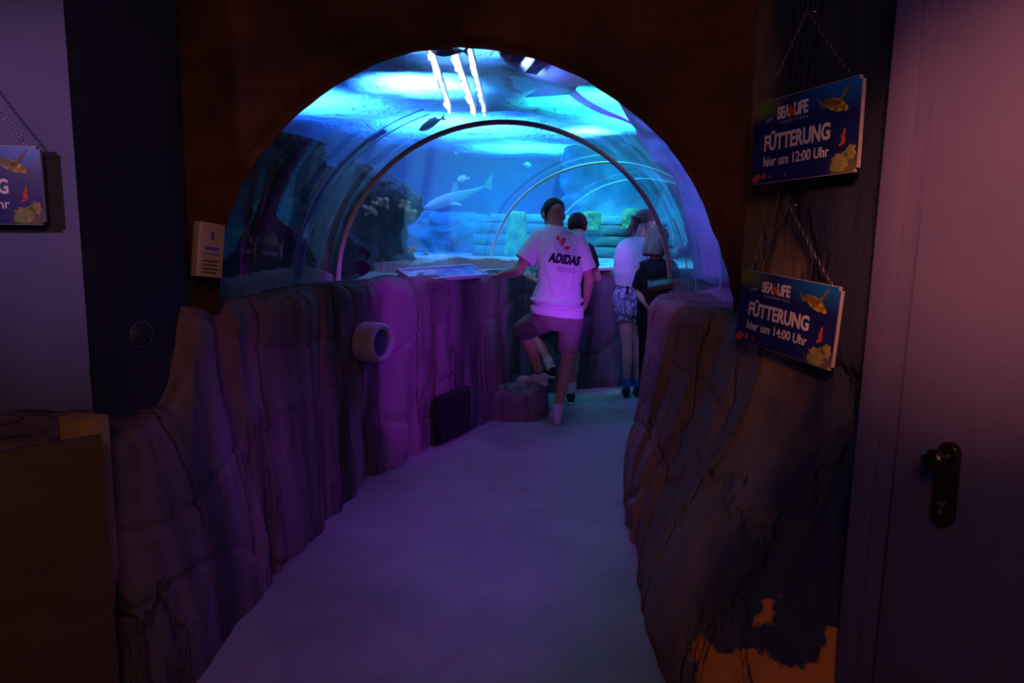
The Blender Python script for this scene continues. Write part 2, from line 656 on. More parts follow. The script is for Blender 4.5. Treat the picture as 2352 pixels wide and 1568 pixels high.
# ------------------------------------------------------------------ arch wall between room and tunnel
ARCH = [(1692, 720), (1690, 690), (1676, 620), (1650, 545), (1618, 462), (1580, 390), (1520, 312), (1450, 250), (1350, 182), (1250, 137), (1150, 112), (1060, 104), (1000, 108), (900, 126), (800, 172), (700, 240), (620, 320), (560, 400), (522, 480), (502, 560), (497, 640), (494, 720)]
YA = 2.85
ap = catmull([at_y(u, v, YA) for u, v in ARCH], 140)
bm = bmesh.new()
rows = []
cx = -.13
for i, p in enumerate(ap):
    d = V((p.x - cx, 0, p.z - 1.2))
    # outer rectangle hit
    a = d.normalized()
    ts = []
    if a.x > 1e-6:
        ts.append((2.2 - cx) / a.x)
    if a.x < -1e-6:
        ts.append((-2.7 - cx) / a.x)
    if a.z > 1e-6:
        ts.append((3.25 - 1.2) / a.z)
    q = V((cx, YA, 1.2)) + a * min(ts)
    if p.z < 1.2:
        q = V((2.2 if a.x > 0 else -2.7, YA, p.z))
    row = []
    rough = .005 * fbm(V((i * .25, 0, 5)), 3)
    for k in range(14):      # inner face of the opening, back to front
        f = k / 13
        pp = p + a * (rough + .088 * (1 - f))
        row.append(bm.verts.new((pp.x, 3.09 - .20 * f, pp.z)))
    for k in range(1, 40):
        f = (k / 39) ** 1.4
        x = p.lerp(q, f)
        x += a * rough * (1 - f)
        x.y = YA + .05 - .05 * smooth(0, .05, f) - .045 * fbm(V((x.x * 2.2, 3, x.z * 2.2)), 4) * smooth(0, .2, f)
        row.append(bm.verts.new(x))
    row.append(bm.verts.new((q.x, 3.09, q.z)))
    rows.append(row)
grid_faces(bm, rows)
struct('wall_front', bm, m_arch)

# ------------------------------------------------------------------ front room: left wall, pillar, ceiling, rear wall
bm = bmesh.new()
box(bm, (-2.3, 2.76, 1.6), (1.8, .1, 3.3))
struct('wall_left', bm, m_bluewall, smooth=False)
bm = bmesh.new()
pl = [(-1.42, 2.36), (-1.275, 2.66), (-1.27, 2.84), (-1.47, 2.84)]
lo = [bm.verts.new((x, y, .86)) for x, y in pl]
hi = [bm.verts.new((x, y, 3.25)) for x, y in pl]
bm.faces.new(lo[::-1])
bm.faces.new(hi)
for k in range(4):
    bm.faces.new((lo[k], lo[(k + 1) % 4], hi[(k + 1) % 4], hi[k]))
bmesh.ops.bevel(bm, geom=bm.edges[:], offset=.018, segments=3, affect='EDGES')
struct('wall_pillar', bm, m_navy, auto=40)
bm = bmesh.new()
box(bm, (-.2, .8, 3.3), (6., 4.9, .1))
struct('ceiling', bm, m_navy, smooth=False)

# round cap let into the pillar
cpos = V((-1.42, 2.36, 0)).lerp(V((-1.275, 2.66, 0)), .62)
cdir = V((.9, -.435, 0)).normalized()
cpt = at_y(339, 768, cpos.y)
rim = bmesh.new()
q = cdir.to_track_quat('Z', 'Y').to_matrix()
cc = V((cpos.x, cpos.y, cpt.z)) + cdir * .002
pts = [cc + q @ V((math.cos(2 * PI * k / 48) * .045, math.sin(2 * PI * k / 48) * .045, 0)) for k in range(49)]
tube(rim, pts, .0016, 6, False)
t = thing('blanking_cap', 'round navy cap let flush into the dark blue pillar', 'cap', cc)
put('rim', rim, M('worn_edge', (.22, .24, .34), .5), t)
bm = bmesh.new()
bmesh.ops.create_circle(bm, cap_ends=True, segments=48, radius=.045, matrix=Matrix.Translation(cc + cdir * .0008) @ q.to_4x4())
bmesh.ops.solidify(bm, geom=bm.faces[:], thickness=.004)
put('disc', bm, m_navy, t)

# ------------------------------------------------------------------ door on the right
DA = V((.965, 1.95, 0))
DD = V((.5, -.87, 0)).normalized()
DN = V((-DD.y, DD.x, 0)) * -1       # towards the passage
if DN.x > 0:
    DN = -DN
DM = Matrix(((DD.x, 0, DN.x, DA.x), (DD.y, 0, DN.y, DA.y), (0, 1, 0, 0), (0, 0, 0, 1)))   # x along, y up, z out
door = thing('door_1', 'blue painted door with black knob at right', 'door', DM, kind='structure')


def on_door(u, v, z=0.):
    d = ray(u, v)
    o = V((0, 0, EYE)) - DA - DN * z
    t = -o.dot(DN) / d.dot(DN)
    p = V((0, 0, EYE)) + d * t
    q = p - DA
    return V((q.dot(DD), p.z, z))


xf = on_door(2110, 400).x
bm = bmesh.new()
box(bm, (xf / 2, 1.3, -.06), (xf, 3.9, .12), bev=.012)
put('door_frame', bm, m_door, door, world=False, auto=40)
bm = bmesh.new()
box(bm, (xf + .008 + .55, 1.2, -.05), (1.1, 3.0, .08), bev=.006)
put('door_leaf', bm, m_door, door, world=False, auto=40)
# raised cover strip that has come loose and bowed
bm = bmesh.new()
rows = []
for k in range(30):
    z = .2 + k * .085
    bow = .012 * math.exp(-((z - 1.85) / .28) ** 2)
    rows.append([bm.verts.new((xf - .030 + bow + dx, z, dz)) for dx, dz in ((0, -.01), (0, .007), (.030, .009), (.034, -.01))])
grid_faces(bm, rows, True)
bm.faces.new(rows[0])
bm.faces.new(rows[-1][::-1])
put('cover_strip', bm, m_door, door, world=False, auto=40)
pk = on_door(2178, 1050)
pb_ = on_door(2165, 1185)
bm = bmesh.new()
hw = .026
out = []
for k in range(25):
    a = PI * k / 24
    out.append((pk.x + hw * math.cos(a), pk.y + .012 + hw * math.sin(a)))
for k in range(25):
    a = PI + PI * k / 24
    out.append((pb_.x + hw * math.cos(a), pb_.y + hw * math.sin(a)))
f = bm.faces.new([bm.verts.new((x, y, -.012)) for x, y in out])
r = bmesh.ops.extrude_face_region(bm, geom=[f])
vs = [e for e in r['geom'] if isinstance(e, bmesh.types.BMVert)]
bmesh.ops.translate(bm, verts=vs, vec=(0, 0, .022))
bmesh.ops.bevel(bm, geom=[e for e in bm.edges if all(v in vs for v in e.verts)], offset=.005, segments=3, affect='EDGES')
esc = put('handle_plate', bm, m_black, door, world=False, auto=50, label='black long handle plate')
bl = Blob()
bl.cap((pk.x, pk.y, 0), .016, (pk.x, pk.y, .045), .011)
bl.ell((pk.x, pk.y, .062), (.030, .030, .020))
put('door_knob', bl.mesh(.003, 3), m_black, esc, world=False, label='black round door knob')
kb = V((pb_.x, pb_.y + .035, 0))
bm = bmesh.new()
bmesh.ops.create_cone(bm, cap_ends=True, segments=28, radius1=.0085, radius2=.0085, depth=.008, matrix=Matrix.Translation((kb.x, kb.y, .012)))
box(bm, (kb.x, kb.y - .016, .012), (.0095, .024, .008), bev=.002)
put('lock_cylinder', bm, m_steel, esc, world=False, auto=40, label='steel profile lock cylinder')

# ------------------------------------------------------------------ wooden half door at the left
A, B = V((-1.455, 1.72, 0)), V((-1.18, 2.0, 0))
hd = thing('half_door', 'low brown board gate in front of the dark blue pillar', 'gate', V((-1.2, 1.9, 0)))
rot = Matrix.Rotation(math.atan2(B.y - A.y, B.x - A.x), 3, 'Z')
bm = bmesh.new()
box(bm, ((A + B) / 2 + V((-.07, -.07, .475))), ((B - A).length + .2, .028, .95), rot, .003)
put('board', bm, m_wood, hd, auto=40)
bm = bmesh.new()
pp = at_y(188, 1003, 2.12)
box(bm, (pp.x + .005, 2.13, .485), (.115, .07, .97), Matrix.Rotation(R(-12), 3, 'Z'), .004)
put('post', bm, m_post, hd, auto=40, label='pale wooden post')

# ------------------------------------------------------------------ acrylic tunnel
RINGS = [(3.07, -.14, 1.22, 1.15), (3.5, -.13, 1.14, 1.08), (4.0, -.12, 1.12, 1.07), (4.8, -.06, 1.12, 1.07), (6.1, .36, 1.16, 1.07), (7.4, .98, 1.22, 1.07), (8.3, 1.30, 1.22, 1.06), (9.2, 1.62, 1.2, 1.05), (9.9, 1.8, 1.0, .86), (10.3, 1.85, .55, .5)]
ZB = 1.185


def ring_at(y):
    for a, b in zip(RINGS, RINGS[1:]):
        if a[0] <= y <= b[0]:
            t = (y - a[0]) / (b[0] - a[0])
            return [a[i] + (b[i] - a[i]) * t for i in range(4)]


def arc(y, add=0., n=48, dz=0.):
    r = ring_at(y)
    return [V((r[1] - (r[2] + add) * math.cos(PI * k / n), y, ZB + dz + (r[3] + add) * math.sin(PI * k / n))) for k in range(n + 1)]


YS = [3.07 + (10.3 - 3.07) * i / 60 for i in range(61)]
bm = bmesh.new()
ri = [[bm.verts.new(p) for p in arc(y)] for y in YS]
ro = [[bm.verts.new(p) for p in arc(y, .03)] for y in YS]
grid_faces(bm, ri)
grid_faces(bm, [r[::-1] for r in ro])
for a, b in ((ri[0], ro[0]),):
    for k in range(48):
        bm.faces.new((a[k], a[k + 1], b[k + 1], b[k]))
bm.faces.new(ri[-1][::-1])
bm.faces.new(ro[-1])
bmesh.ops.recalc_face_normals(bm, faces=bm.faces)
tun = thing('window_1', 'clear acrylic tunnel vault under the water', 'window', kind='structure')
put('vault', bm, m_acrylic, tun)
for y, r, nm in ((4.8, .017, 'ring'), (7.4, .016, 'ring'), (9.2, .006, 'ring')):
    bm = bmesh.new()
    tube(bm, arc(y, -.012, 64), r, 10)
    put('joint_ring', bm, m_ring, tun)
# reflection in the left pane, built as a clear blue strip
m_reflection = translucent('blue_reflection', (.10, .28, 1.), .35, .30, .06)
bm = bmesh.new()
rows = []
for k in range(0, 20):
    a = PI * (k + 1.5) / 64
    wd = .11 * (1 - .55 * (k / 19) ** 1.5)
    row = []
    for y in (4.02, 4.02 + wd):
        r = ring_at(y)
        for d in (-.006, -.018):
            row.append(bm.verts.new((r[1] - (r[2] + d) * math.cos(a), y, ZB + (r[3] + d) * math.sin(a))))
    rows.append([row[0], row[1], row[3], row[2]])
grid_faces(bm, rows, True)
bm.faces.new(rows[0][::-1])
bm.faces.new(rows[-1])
put('reflection_strip', bm, m_reflection, tun, auto=40, label='blue strip built for the reflection on the left side')
m_seam = translucent('pale_seam', (.8, .9, 1.), .45, .2, .15)
for y in (4.0, 4.16, 4.42):
    bm = bmesh.new()
    a = arc(y, -.006, 64)
    tube(bm, a[1:26] if y != 4.42 else a[1:18], .0035, 6)
    put('seam_line', bm, m_seam, tun)
bm = bmesh.new()
tube(bm, arc(4.1, -.006, 64)[55:64], .004, 6)
put('seam_line', bm, m_seam, tun)
bm = bmesh.new()
tube(bm, arc(3.9, -.006, 64)[56:64], .0035, 6)
put('seam_line', bm, m_seam, tun)

# ------------------------------------------------------------------ tank: floor, walls, water
def slab(poly, z0, z1):
    bm = bmesh.new()
    f = bm.faces.new([bm.verts.new((x, y, z1)) for x, y in poly])
    r = bmesh.ops.extrude_face_region(bm, geom=[f])
    bmesh.ops.translate(bm, verts=[e for e in r['geom'] if isinstance(e, bmesh.types.BMVert)], vec=(0, 0, z0 - z1))
    bmesh.ops.triangulate(bm, faces=bm.faces[:])
    bmesh.ops.recalc_face_normals(bm, faces=bm.faces)
    return bm


def grow(p, d):
    return [(q.x, q.y) for q in p]


lt = catmull([(*p, 0) for p in L_TOP[3:]], 60)
lt2 = []
for i, p in enumerate(lt):
    t_ = (lt[min(i + 1, 59)] - lt[max(i - 1, 0)]).normalized()
    lt2.append((p.x - t_.y * .2, p.y + t_.x * .2))
lt2[0] = (lt2[0][0], 3.2)
struct('floor_tank_left', slab([(-7, 3.2)] + lt2 + [(7, 7.55), (7, 15), (-7, 15)], 1.0, ZB - .005), m_sand, smooth=False)
rt = catmull([(*p, 0) for p in R_TOP[3:]], 50)
rt2 = []
for i, p in enumerate(rt):
    t_ = (rt[min(i + 1, 49)] - rt[max(i - 1, 0)]).normalized()
    rt2.append((p.x + t_.y * .2, p.y - t_.x * .2))
rt2[0] = (rt2[0][0], 3.2)
struct('floor_tank_right', slab(rt2[::-1] + [(7, 3.2), (7, 4.6)], 1.0, ZB - .005), m_sand, smooth=False)

m_tank = M('blue_backdrop', (.03, .12, .55), .9, (.07, .26, .66), .8, bump=.4, bscale=4)
bm = bmesh.new()
rows = []
for i in range(90):
    a = PI * i / 89
    row = []
    for k in range(24):
        z = 1.0 + k * .14
        rr = 1 + .03 * fbm(V((a * 5, z * 1.3, 3)), 4)
        row.append(bm.verts.new((6.9 * math.cos(a) * rr, 5.2 + 9.4 * max(0, math.sin(a)) * rr - (2.0 if i in (0, 89) else 0), z)))
    rows.append(row)
grid_faces(bm, rows)
struct('wall_tank', bm, m_tank)

# rippled water surface
m_surf = translucent('water_surface', (.45, .75, 1.0), .30, .20, .10, 1., 8.)
bm = bmesh.new()
rows = []
for i in range(130):
    y = 3.25 + i * .09
    row = []
    for j in range(140):
        x = -6.8 + j * .0978
        z = 2.93 + .015 * noise.noise(V((x * 1.3, y * 2.2, 1))) + .040 * noise.noise(V((x * 1.8, y * 3.6, 4))) + .022 * noise.noise(V((x * 3.4, y * 6, 8)))
        row.append(bm.verts.new((x, y, z)))
    rows.append(row)
grid_faces(bm, rows)
bmesh.ops.solidify(bm, geom=bm.faces[:], thickness=.01)
o = struct('water_surface', bm, m_surf)

m_water = bpy.data.materials.new('sea_water')
m_water.use_nodes = True
nt = m_water.node_tree
nt.nodes.remove(nt.nodes['Principled BSDF'])
vs_ = nt.nodes.new('ShaderNodeVolumeScatter')
vs_.inputs['Color'].default_value = (.45, .75, 1.0, 1)
vs_.inputs['Density'].default_value = .10
vs_.inputs['Anisotropy'].default_value = .15
va = nt.nodes.new('ShaderNodeVolumeAbsorption')
va.inputs['Color'].default_value = (.15, .55, 1.0, 1)
va.inputs['Density'].default_value = .07
ad = nt.nodes.new('ShaderNodeAddShader')
nt.links.new(vs_.outputs[0], ad.inputs[0])
nt.links.new(va.outputs[0], ad.inputs[1])
nt.links.new(ad.outputs[0], nt.nodes['Material Output'].inputs['Volume'])


def outer(y, n=48):
    out = []
    for k in range(n + 1):
        a = PI * k / n
        c, s = -math.cos(a), math.sin(a)
        m = max(abs(c) / 6.6, s / (2.89 - ZB)) or 1
        out.append(V((c / m, y, ZB + s / m)))
    return out


bm = bmesh.new()
wy = [3.24] + [y for y in YS if y > 3.3]
inn = [[bm.verts.new(p) for p in arc(y, .036, 48, .004)] for y in wy]
out_ = [[bm.verts.new(p) for p in outer(y)] for y in wy]
last = [bm.verts.new(p) for p in outer(14.2)]
grid_faces(bm, inn)
grid_faces(bm, out_)
grid_faces(bm, [out_[-1], last])
for k in range(48):
    bm.faces.new((inn[0][k], inn[0][k + 1], out_[0][k + 1], out_[0][k]))
for i in range(len(wy) - 1):
    for e in (0, 48):
        bm.faces.new((inn[i][e], inn[i + 1][e], out_[i + 1][e], out_[i][e]))
bm.faces.new(inn[-1])
bm.faces.new(last)
bm.faces.new([out_[-1][0], inn[-1][0], inn[-1][48], out_[-1][48], last[48], last[0]])
bmesh.ops.recalc_face_normals(bm, faces=bm.faces)
wat = put('water', bm, m_water, smooth=False)
tag(wat, 'clear blue sea water filling the tank around the tunnel', 'water', kind='stuff')

# ------------------------------------------------------------------ rocks of the reef
def rock(name, label, mat, rings, seed, rough=.25, seg=72, n=46, cat='rock', group=None, knob=.0, flat=None):
    """A lump of reef rock lofted through (centre, radius x, radius y) rings, then roughened."""
    cs = catmull([r[0] for r in rings], n)
    rs = catmull([(r[1], r[2], 0) for r in rings], n)
    bm = bmesh.new()
    rows = []
    for i in range(n):
        row = []
        for k in range(seg):
            a = 2 * PI * k / seg
            d = V((math.cos(a) * max(rs[i].x, .01), math.sin(a) * max(rs[i].y, .01), 0))
            p = cs[i] + d
            q = p * 1.5 + V((seed, 0, 0))
            f = 1 + rough * fbm(q, 5) + rough * .4 * noise.noise(q * 4) - knob * abs(noise.noise(q * 5.5)) * 2
            p = cs[i] + d * f
            p.z += .08 * noise.noise(q * 2.5 + V((0, 9, 0)))
            row.append(bm.verts.new(p))
        rows.append(row)
    grid_faces(bm, rows, True)
    bm.faces.new(rows[0][::-1])
    bm.faces.new(rows[-1])
    bmesh.ops.recalc_face_normals(bm, faces=bm.faces)
    return single(name, bm, mat, label, cat, group)


m_reef = M('dark_reef_rock', (.008, .005, .014), .95, (.055, .022, .05), 3.5, bump=1., bscale=9, cracks=4)
m_blue_rock = M('pale_blue_rock', (.40, .55, .80), .9, (.25, .38, .70), 2., bump=.6, bscale=8)
m_teal_rock = M('teal_rock', (.10, .40, .42), .95, (.04, .18, .24), 1.8, bump=.8, bscale=6)
m_coral_p = M('pink_coral', (.92, .62, .55), .8, (.66, .40, .38), 14., bump=.6, bscale=40)
m_coral_y = M('ochre_coral', (.75, .62, .25), .8, (.42, .38, .18), 14., bump=.6, bscale=40)
m_moss = M('mossy_timber', (.03, .09, .05), .95, (.26, .42, .06), 7., bump=.9, bscale=18)
m_hull = M('weathered_timber', (.16, .24, .20), .9, (.07, .12, .12), 5., (1, 6, 9), bump=.7, bscale=10)

Z0 = ZB - .03
GR = 'reef rocks around the tunnel'
rock('reef_rock', 'large dark purple reef rock rising behind the near left acrylic pane', m_reef,
     [((-2.25, 5.2, Z0), .95, .6), ((-2.2, 5.2, 1.5), .98, .6), ((-2.3, 5.25, 1.95), .92, .55), ((-2.5, 5.3, 2.25), .66, .45), ((-2.6, 5.3, 2.45), .3, .25)], 3.1, .34, knob=.12)
rock('reef_rock', 'dark reef rock with pink coral knobs behind the second left acrylic pane', m_reef,
     [((-1.32, 6.7, Z0), .45, .45), ((-1.36, 6.7, 1.5), .40, .42), ((-1.28, 6.7, 1.72), .42, .42), ((-1.36, 6.75, 1.95), .36, .34), ((-1.50, 6.8, 2.15), .15, .15)], 8.4, .30, knob=.12)
rock('reef_rock', 'low dark reef rock between the two big rocks on the left', m_reef,
     [((-1.85, 6.35, Z0), .5, .4), ((-1.9, 6.35, 1.5), .42, .36), ((-1.98, 6.4, 1.95), .28, .24), ((-2.0, 6.4, 2.2), .1, .1)], 5.4, .32, knob=.1)
rock('overhanging_rock', 'pale blue rock leaning over the right side of the tunnel', m_blue_rock,
     [((2.12, 5.9, Z0), .66, .45), ((2.08, 5.9, 1.55), .66, .42), ((2.02, 5.9, 1.9), .68, .42), ((1.80, 5.9, 2.16), .72, .42), ((1.66, 5.9, 2.38), .74, .42), ((1.60, 5.9, 2.62), .78, .42), ((1.75, 5.9, 2.84), .5, .3)], 2.2, .09)
rock('reef_rock', 'dark encrusted rock column at the right edge of the arch', m_reef,
     [((1.78, 4.75, Z0), .36, .3), ((1.72, 4.75, 1.5), .30, .28), ((1.66, 4.75, 1.8), .26, .24), ((1.62, 4.78, 2.0), .16, .15), ((1.6, 4.8, 2.1), .06, .06)], 11.4, .30, knob=.12)
rock('teal_rock', 'tall teal rock face standing far behind the tunnel crown', m_teal_rock,
     [((2.1, 11.6, Z0), 1.3, .6), ((2.0, 11.6, 1.9), 1.1, .5), ((1.7, 11.6, 2.5), .95, .45), ((1.4, 11.6, 2.88), .6, .3)], 6.2, .22)
rock('teal_rock', 'low dark teal rock shoulder under the grey shark in the distance', m_teal_rock,
     [((-1.2, 12.4, Z0), 1.3, .5), ((-1.2, 12.4, 1.5), 1.2, .45), ((-1.1, 12.4, 1.72), .8, .35), ((-1.0, 12.4, 1.85), .3, .1)], 9.2, .5, knob=.12)

for (u, v, y, r, s, m, lb) in (
        (848, 482, 6.32, .052, 1, m_coral_p, 'pale pink knobbly coral on the face of the coral covered rock'),
        (873, 464, 6.36, .06, 2, m_coral_p, 'dusky pink branching coral beside the palest pink coral'),
        (940, 492, 6.42, .055, 3, m_coral_y, 'ochre coral crust on the right flank of the dark rock'),
        (931, 470, 6.46, .045, 5, m_coral_y, 'small ochre coral crust above the larger ochre one'),
        (945, 573, 6.3, .035, 4, m_coral_y, 'small yellowish coral low on the right foot of the dark rock')):
    b = Blob()
    c = at_y(u, v, y)
    rnd = random.Random(s)
    for k in range(15):
        o_ = V((rnd.uniform(-1, 1), rnd.uniform(-.6, .8), rnd.uniform(-.8, .7))) * r
        rr = r * rnd.uniform(.28, .5)
        b.ell(c + o_, (rr, rr, rr * .9), None, 12)
    b.cap(c, r * .6, c + V((0, .2, -.02)), r * .5)
    me = b.mesh(.008, 2)
    displace(me, lambda p, n: .006 * noise.noise(p * 70))
    single('coral', me, m, lb, 'coral', 'corals on the left reef rock')

# concrete and rock ledges behind the low walls, with broken upper edges
def ledge(label, pts, h, mat, seed, thick=.1):
    n = 90
    P = catmull([(x, y, z) for x, y, z in pts], n)
    bm = bmesh.new()
    rows = []
    for i, p in enumerate(P):
        tg = (P[min(i + 1, n - 1)] - P[max(i - 1, 0)])
        nr = V((-tg.y, tg.x, 0)).normalized()
        e = math.sin(PI * i / (n - 1)) ** .3 if 0 < i < n - 1 else .05
        z = p.z + (.018 * noise.noise(V((i * .35, 0, seed))) + .02 * noise.noise(V((i * .09, 3, seed)))) * e
        rows.append([bm.verts.new(q) for q in (V((p.x, p.y, ZB - .05)), V((p.x, p.y, z - .01)), V((p.x, p.y, z)) + nr * .012, V((p.x, p.y, z + .004)) + nr * thick * .6, V((p.x, p.y, z - .03)) + nr * thick, V((p.x, p.y, ZB - .05)) + nr * thick)])
    grid_faces(bm, rows, True)
    bm.faces.new(rows[0][::-1])
    bm.faces.new(rows[-1])
    bmesh.ops.recalc_face_normals(bm, faces=bm.faces)
    return single('ledge', bm, mat, label, 'ledge', smooth=False)


def LP(u, v, y):
    p = at_y(u, v, y)
    return (p.x, p.y, p.z)


ledge('grey concrete ledge with a broken edge under the near left pane', [LP(494, 646, 3.30), LP(580, 634, 3.62), LP(640, 624, 3.95), LP(690, 614, 4.25), LP(730, 617, 4.5), LP(764, 628, 4.66)], .1, m_ledge, 1.)
ledge('white rocky sand bank behind the first blue info panel', [LP(940, 606, 6.15), LP(985, 600, 6.5), LP(1040, 591, 6.85), LP(1100, 592, 7.0), LP(1160, 594, 7.1), LP(1235, 600, 7.2)], .1, m_sand, 2., .5)
ledge('bright white ledge inside the right pane beside the grey tunnel ring', [LP(1538, 640, 4.85), LP(1590, 655, 4.5), LP(1640, 672, 4.15), LP(1666, 690, 3.85)], .1, m_sand, 3., .22)

# ------------------------------------------------------------------ sunken timbers
GT = 'horizontal timbers of the sunken wreck'
for (x0, x1, y, z0, z1, lb, m) in (
        (-.35, 2.3, 11.0, 1.66, 1.80, 'light turquoise top beam of the sunken timber wreck', M('turquoise_timber', (.22, .62, .58), .9, (.10, .40, .42), 5., (1, 6, 9), bump=.7, bscale=10)),
        (-.5, 2.3, 10.9, 1.50, 1.655, 'second beam of the sunken wreck, just under the turquoise one', m_hull),
        (-.6, 2.4, 10.8, 1.34, 1.49, 'third beam of the sunken wreck, with a dark gap above', m_hull),
        (-.6, 2.4, 10.7, 1.17, 1.33, 'lowest beam of the sunken wreck, lying on the sand', m_hull)):
    bm = bmesh.new()
    rows = []
    rr = random.Random(int(z0 * 100))
    for i in range(50):
        x = x0 + (x1 - x0) * i / 49
        dz = .012 * noise.noise(V((x * 2, z0 * 9, 1)))
        row = []
        for k in range(16):
            a = 2 * PI * k / 16
            c, s = math.cos(a), math.sin(a)
            c, s = math.copysign(abs(c) ** .5, c), math.copysign(abs(s) ** .5, s)
            f = 1 + .10 * noise.noise(V((x * 3, k * .8, z0 * 7)))
            row.append(bm.verts.new((x, y + .12 * c * f, (z0 + z1) / 2 + dz + (z1 - z0) / 2 * s * f)))
        rows.append(row)
    grid_faces(bm, rows, True)
    bm.faces.new(rows[0][::-1])
    bm.faces.new(rows[-1])
    single('wreck_beam', bm, m, lb, 'beam', GT)
for (u, y, v0, v1, wd, lb) in (
        (1186, 10.5, 486, 606, .15, 'tall dark mossy post at the left end of the sunken wreck'),
        (1360, 10.62, 486, 528, .125, 'bright green mossy stump in the middle of the sunken wreck'),
        (1452, 10.62, 480, 528, .14, 'mossy stump behind the head of the woman in white')):
    t0, t1 = at_y(u, v0, y), at_y(u, v1, y)
    bm = bmesh.new()
    rows = []
    for i in range(22):
        f = i / 21
        z = min(t1.z, t0.z) + (t0.z - t1.z) * f
        row = []
        for k in range(26):
            a = 2 * PI * k / 26
            g = .92 + .34 * fbm(V((math.cos(a) * 2 + u, math.sin(a) * 2, z * 6)), 4) + .12 * (1 - f)
            if i == 21:
                g *= .8
            row.append(bm.verts.new((t0.x + wd * math.cos(a) * g, y + wd * .8 * math.sin(a) * g, z + (.03 * noise.noise(V((a * 2, 0, u))) if i > 15 else 0))))
        rows.append(row)
    grid_faces(bm, rows, True)
    bm.faces.new(rows[0][::-1])
    bm.faces.new(rows[-1])
    single('wreck_post', bm, m_moss, lb, 'post', 'mossy posts of the sunken wreck')

# ------------------------------------------------------------------ fish
def frame(pos, fwd, up=(0, 0, 1), roll=0.):
    f = V(fwd).normalized()
    s = V(up).cross(f).normalized()
    u = f.cross(s)
    m = Matrix(((f.x, s.x, u.x, 0), (f.y, s.y, u.y, 0), (f.z, s.z, u.z, 0), (0, 0, 0, 1)))
    return Matrix.Translation(V(pos)) @ m @ Matrix.Rotation(roll, 4, 'X')


def fin(bm, outline, th=.006):
    """A thin solid fin from a list of (x, y, z) outline points."""
    f = bm.faces.new([bm.verts.new(p) for p in outline])
    f.normal_update()
    r = bmesh.ops.extrude_face_region(bm, geom=[f])
    bmesh.ops.translate(bm, verts=[e for e in r['geom'] if isinstance(e, bmesh.types.BMVert)], vec=f.normal * th)
    bmesh.ops.recalc_face_normals(bm, faces=bm.faces)


def fish(name, label, cat, pos, fwd, L, H, W, mat, fmat=None, prof=None, group=None, shark=False, roll=0.):
    t = thing(name, label, cat, frame(pos, fwd, roll=roll), group)
    prof = prof or [(0, .02), (.06, .35), (.18, .75), (.35, 1.), (.55, .88), (.75, .48), (.88, .2), (.93, .15)]
    P = catmull([(x, h, 0) for x, h in prof], 26)
    bm = bmesh.new()
    rows = []
    for p in P:
        x, h = L * (.5 - p.x), max(p.y, .01)
        bend = .06 * L * math.sin(p.x * 4) * p.x
        rows.append([bm.verts.new((x, W / 2 * h ** .8 * math.cos(2 * PI * k / 18) + bend, H / 2 * h * math.sin(2 * PI * k / 18))) for k in range(18)])
    grid_faces(bm, rows, True)
    bm.faces.new(rows[0][::-1])
    bm.faces.new(rows[-1])
    bmesh.ops.recalc_face_normals(bm, faces=bm.faces)
    put('body', bm, mat, t, world=False)
    fm = fmat or mat
    yb = .06 * L * math.sin(.93 * 4) * .93
    bm = bmesh.new()
    if shark:
        fin(bm, [(-.40 * L, yb, .01 * L), (-.47 * L, yb, .06 * L), (-.60 * L, yb, .14 * L), (-.54 * L, yb, .02 * L), (-.52 * L, yb, -.07 * L), (-.44 * L, yb, -.02 * L)], .008)
    else:
        fin(bm, [(-.40 * L, yb, .05 * H), (-.56 * L, yb, .42 * H), (-.51 * L, yb, 0), (-.56 * L, yb, -.42 * H), (-.40 * L, yb, -.05 * H)], .004)
    put('tail_fin', bm, fm, t, world=False, smooth=False)
    bm = bmesh.new()
    if shark:
        fin(bm, [(.10 * L, 0, H * .42), (-.01 * L, 0, H * .42 + .12 * L), (-.05 * L, 0, H * .40 + .11 * L), (-.03 * L, 0, H * .40)], .008)
    else:
        fin(bm, [(.18 * L, 0, H * .40), (.0, 0, H * .66), (-.26 * L, 0, H * .52), (-.28 * L, 0, H * .22)], .004)
    put('dorsal_fin', bm, fm, t, world=False, smooth=False)
    for s in (1, -1):
        bm = bmesh.new()
        if shark:
            fin(bm, [(.22 * L, s * W * .35, -H * .2), (.10 * L, s * (W * .4 + .17 * L), -H * .35 - .04 * L), (.06 * L, s * (W * .4 + .16 * L), -H * .35 - .04 * L), (.10 * L, s * W * .35, -H * .22)], .008)
        else:
            fin(bm, [(.16 * L, s * W * .42, -H * .05), (.02 * L, s * W * .9, -H * .12), (.02 * L, s * W * .8, -H * .3), (.14 * L, s * W * .4, -H * .18)], .003)
        put('pectoral_fin', bm, fm, t, world=False, smooth=False)
    return t


m_shark = M('shark_skin', (.34, .42, .55), .5, (.24, .32, .45), 6.)
m_pale = M('pale_fish', (.55, .75, .70), .5, (.4, .6, .6), 20.)
m_dark = M('dark_fish', (.05, .07, .12), .6, (.03, .05, .09), 9.)
m_pink = M('pink_fish', (.75, .35, .42), .5, (.6, .3, .4), 12.)
p0, p1 = at_y(972, 478, 8.6), at_y(1128, 424, 9.0)
fish('shark', 'slender grey shark gliding left behind the second pane', 'shark', (p0 + p1) / 2, p0 - p1, (p1 - p0).length * .97, .145, .13, m_shark, shark=True,
     prof=[(0, .1), (.05, .42), (.15, .8), (.32, 1.), (.5, .85), (.7, .45), (.86, .2), (.95, .12)])
fish('fish', 'pale green fish swimming above the grey shark', 'fish', at_y(1063, 411, 8.2), (-1, .3, -.15), .15, .075, .04, m_pale, group='small fish around the tunnel')
fish('fish', 'tiny pale fish high in the deep blue water, left of the small round fish', 'fish', at_y(1047, 352, 8.4), (-.6, .5, .6), .075, .035, .02, m_pale, group='small fish around the tunnel')
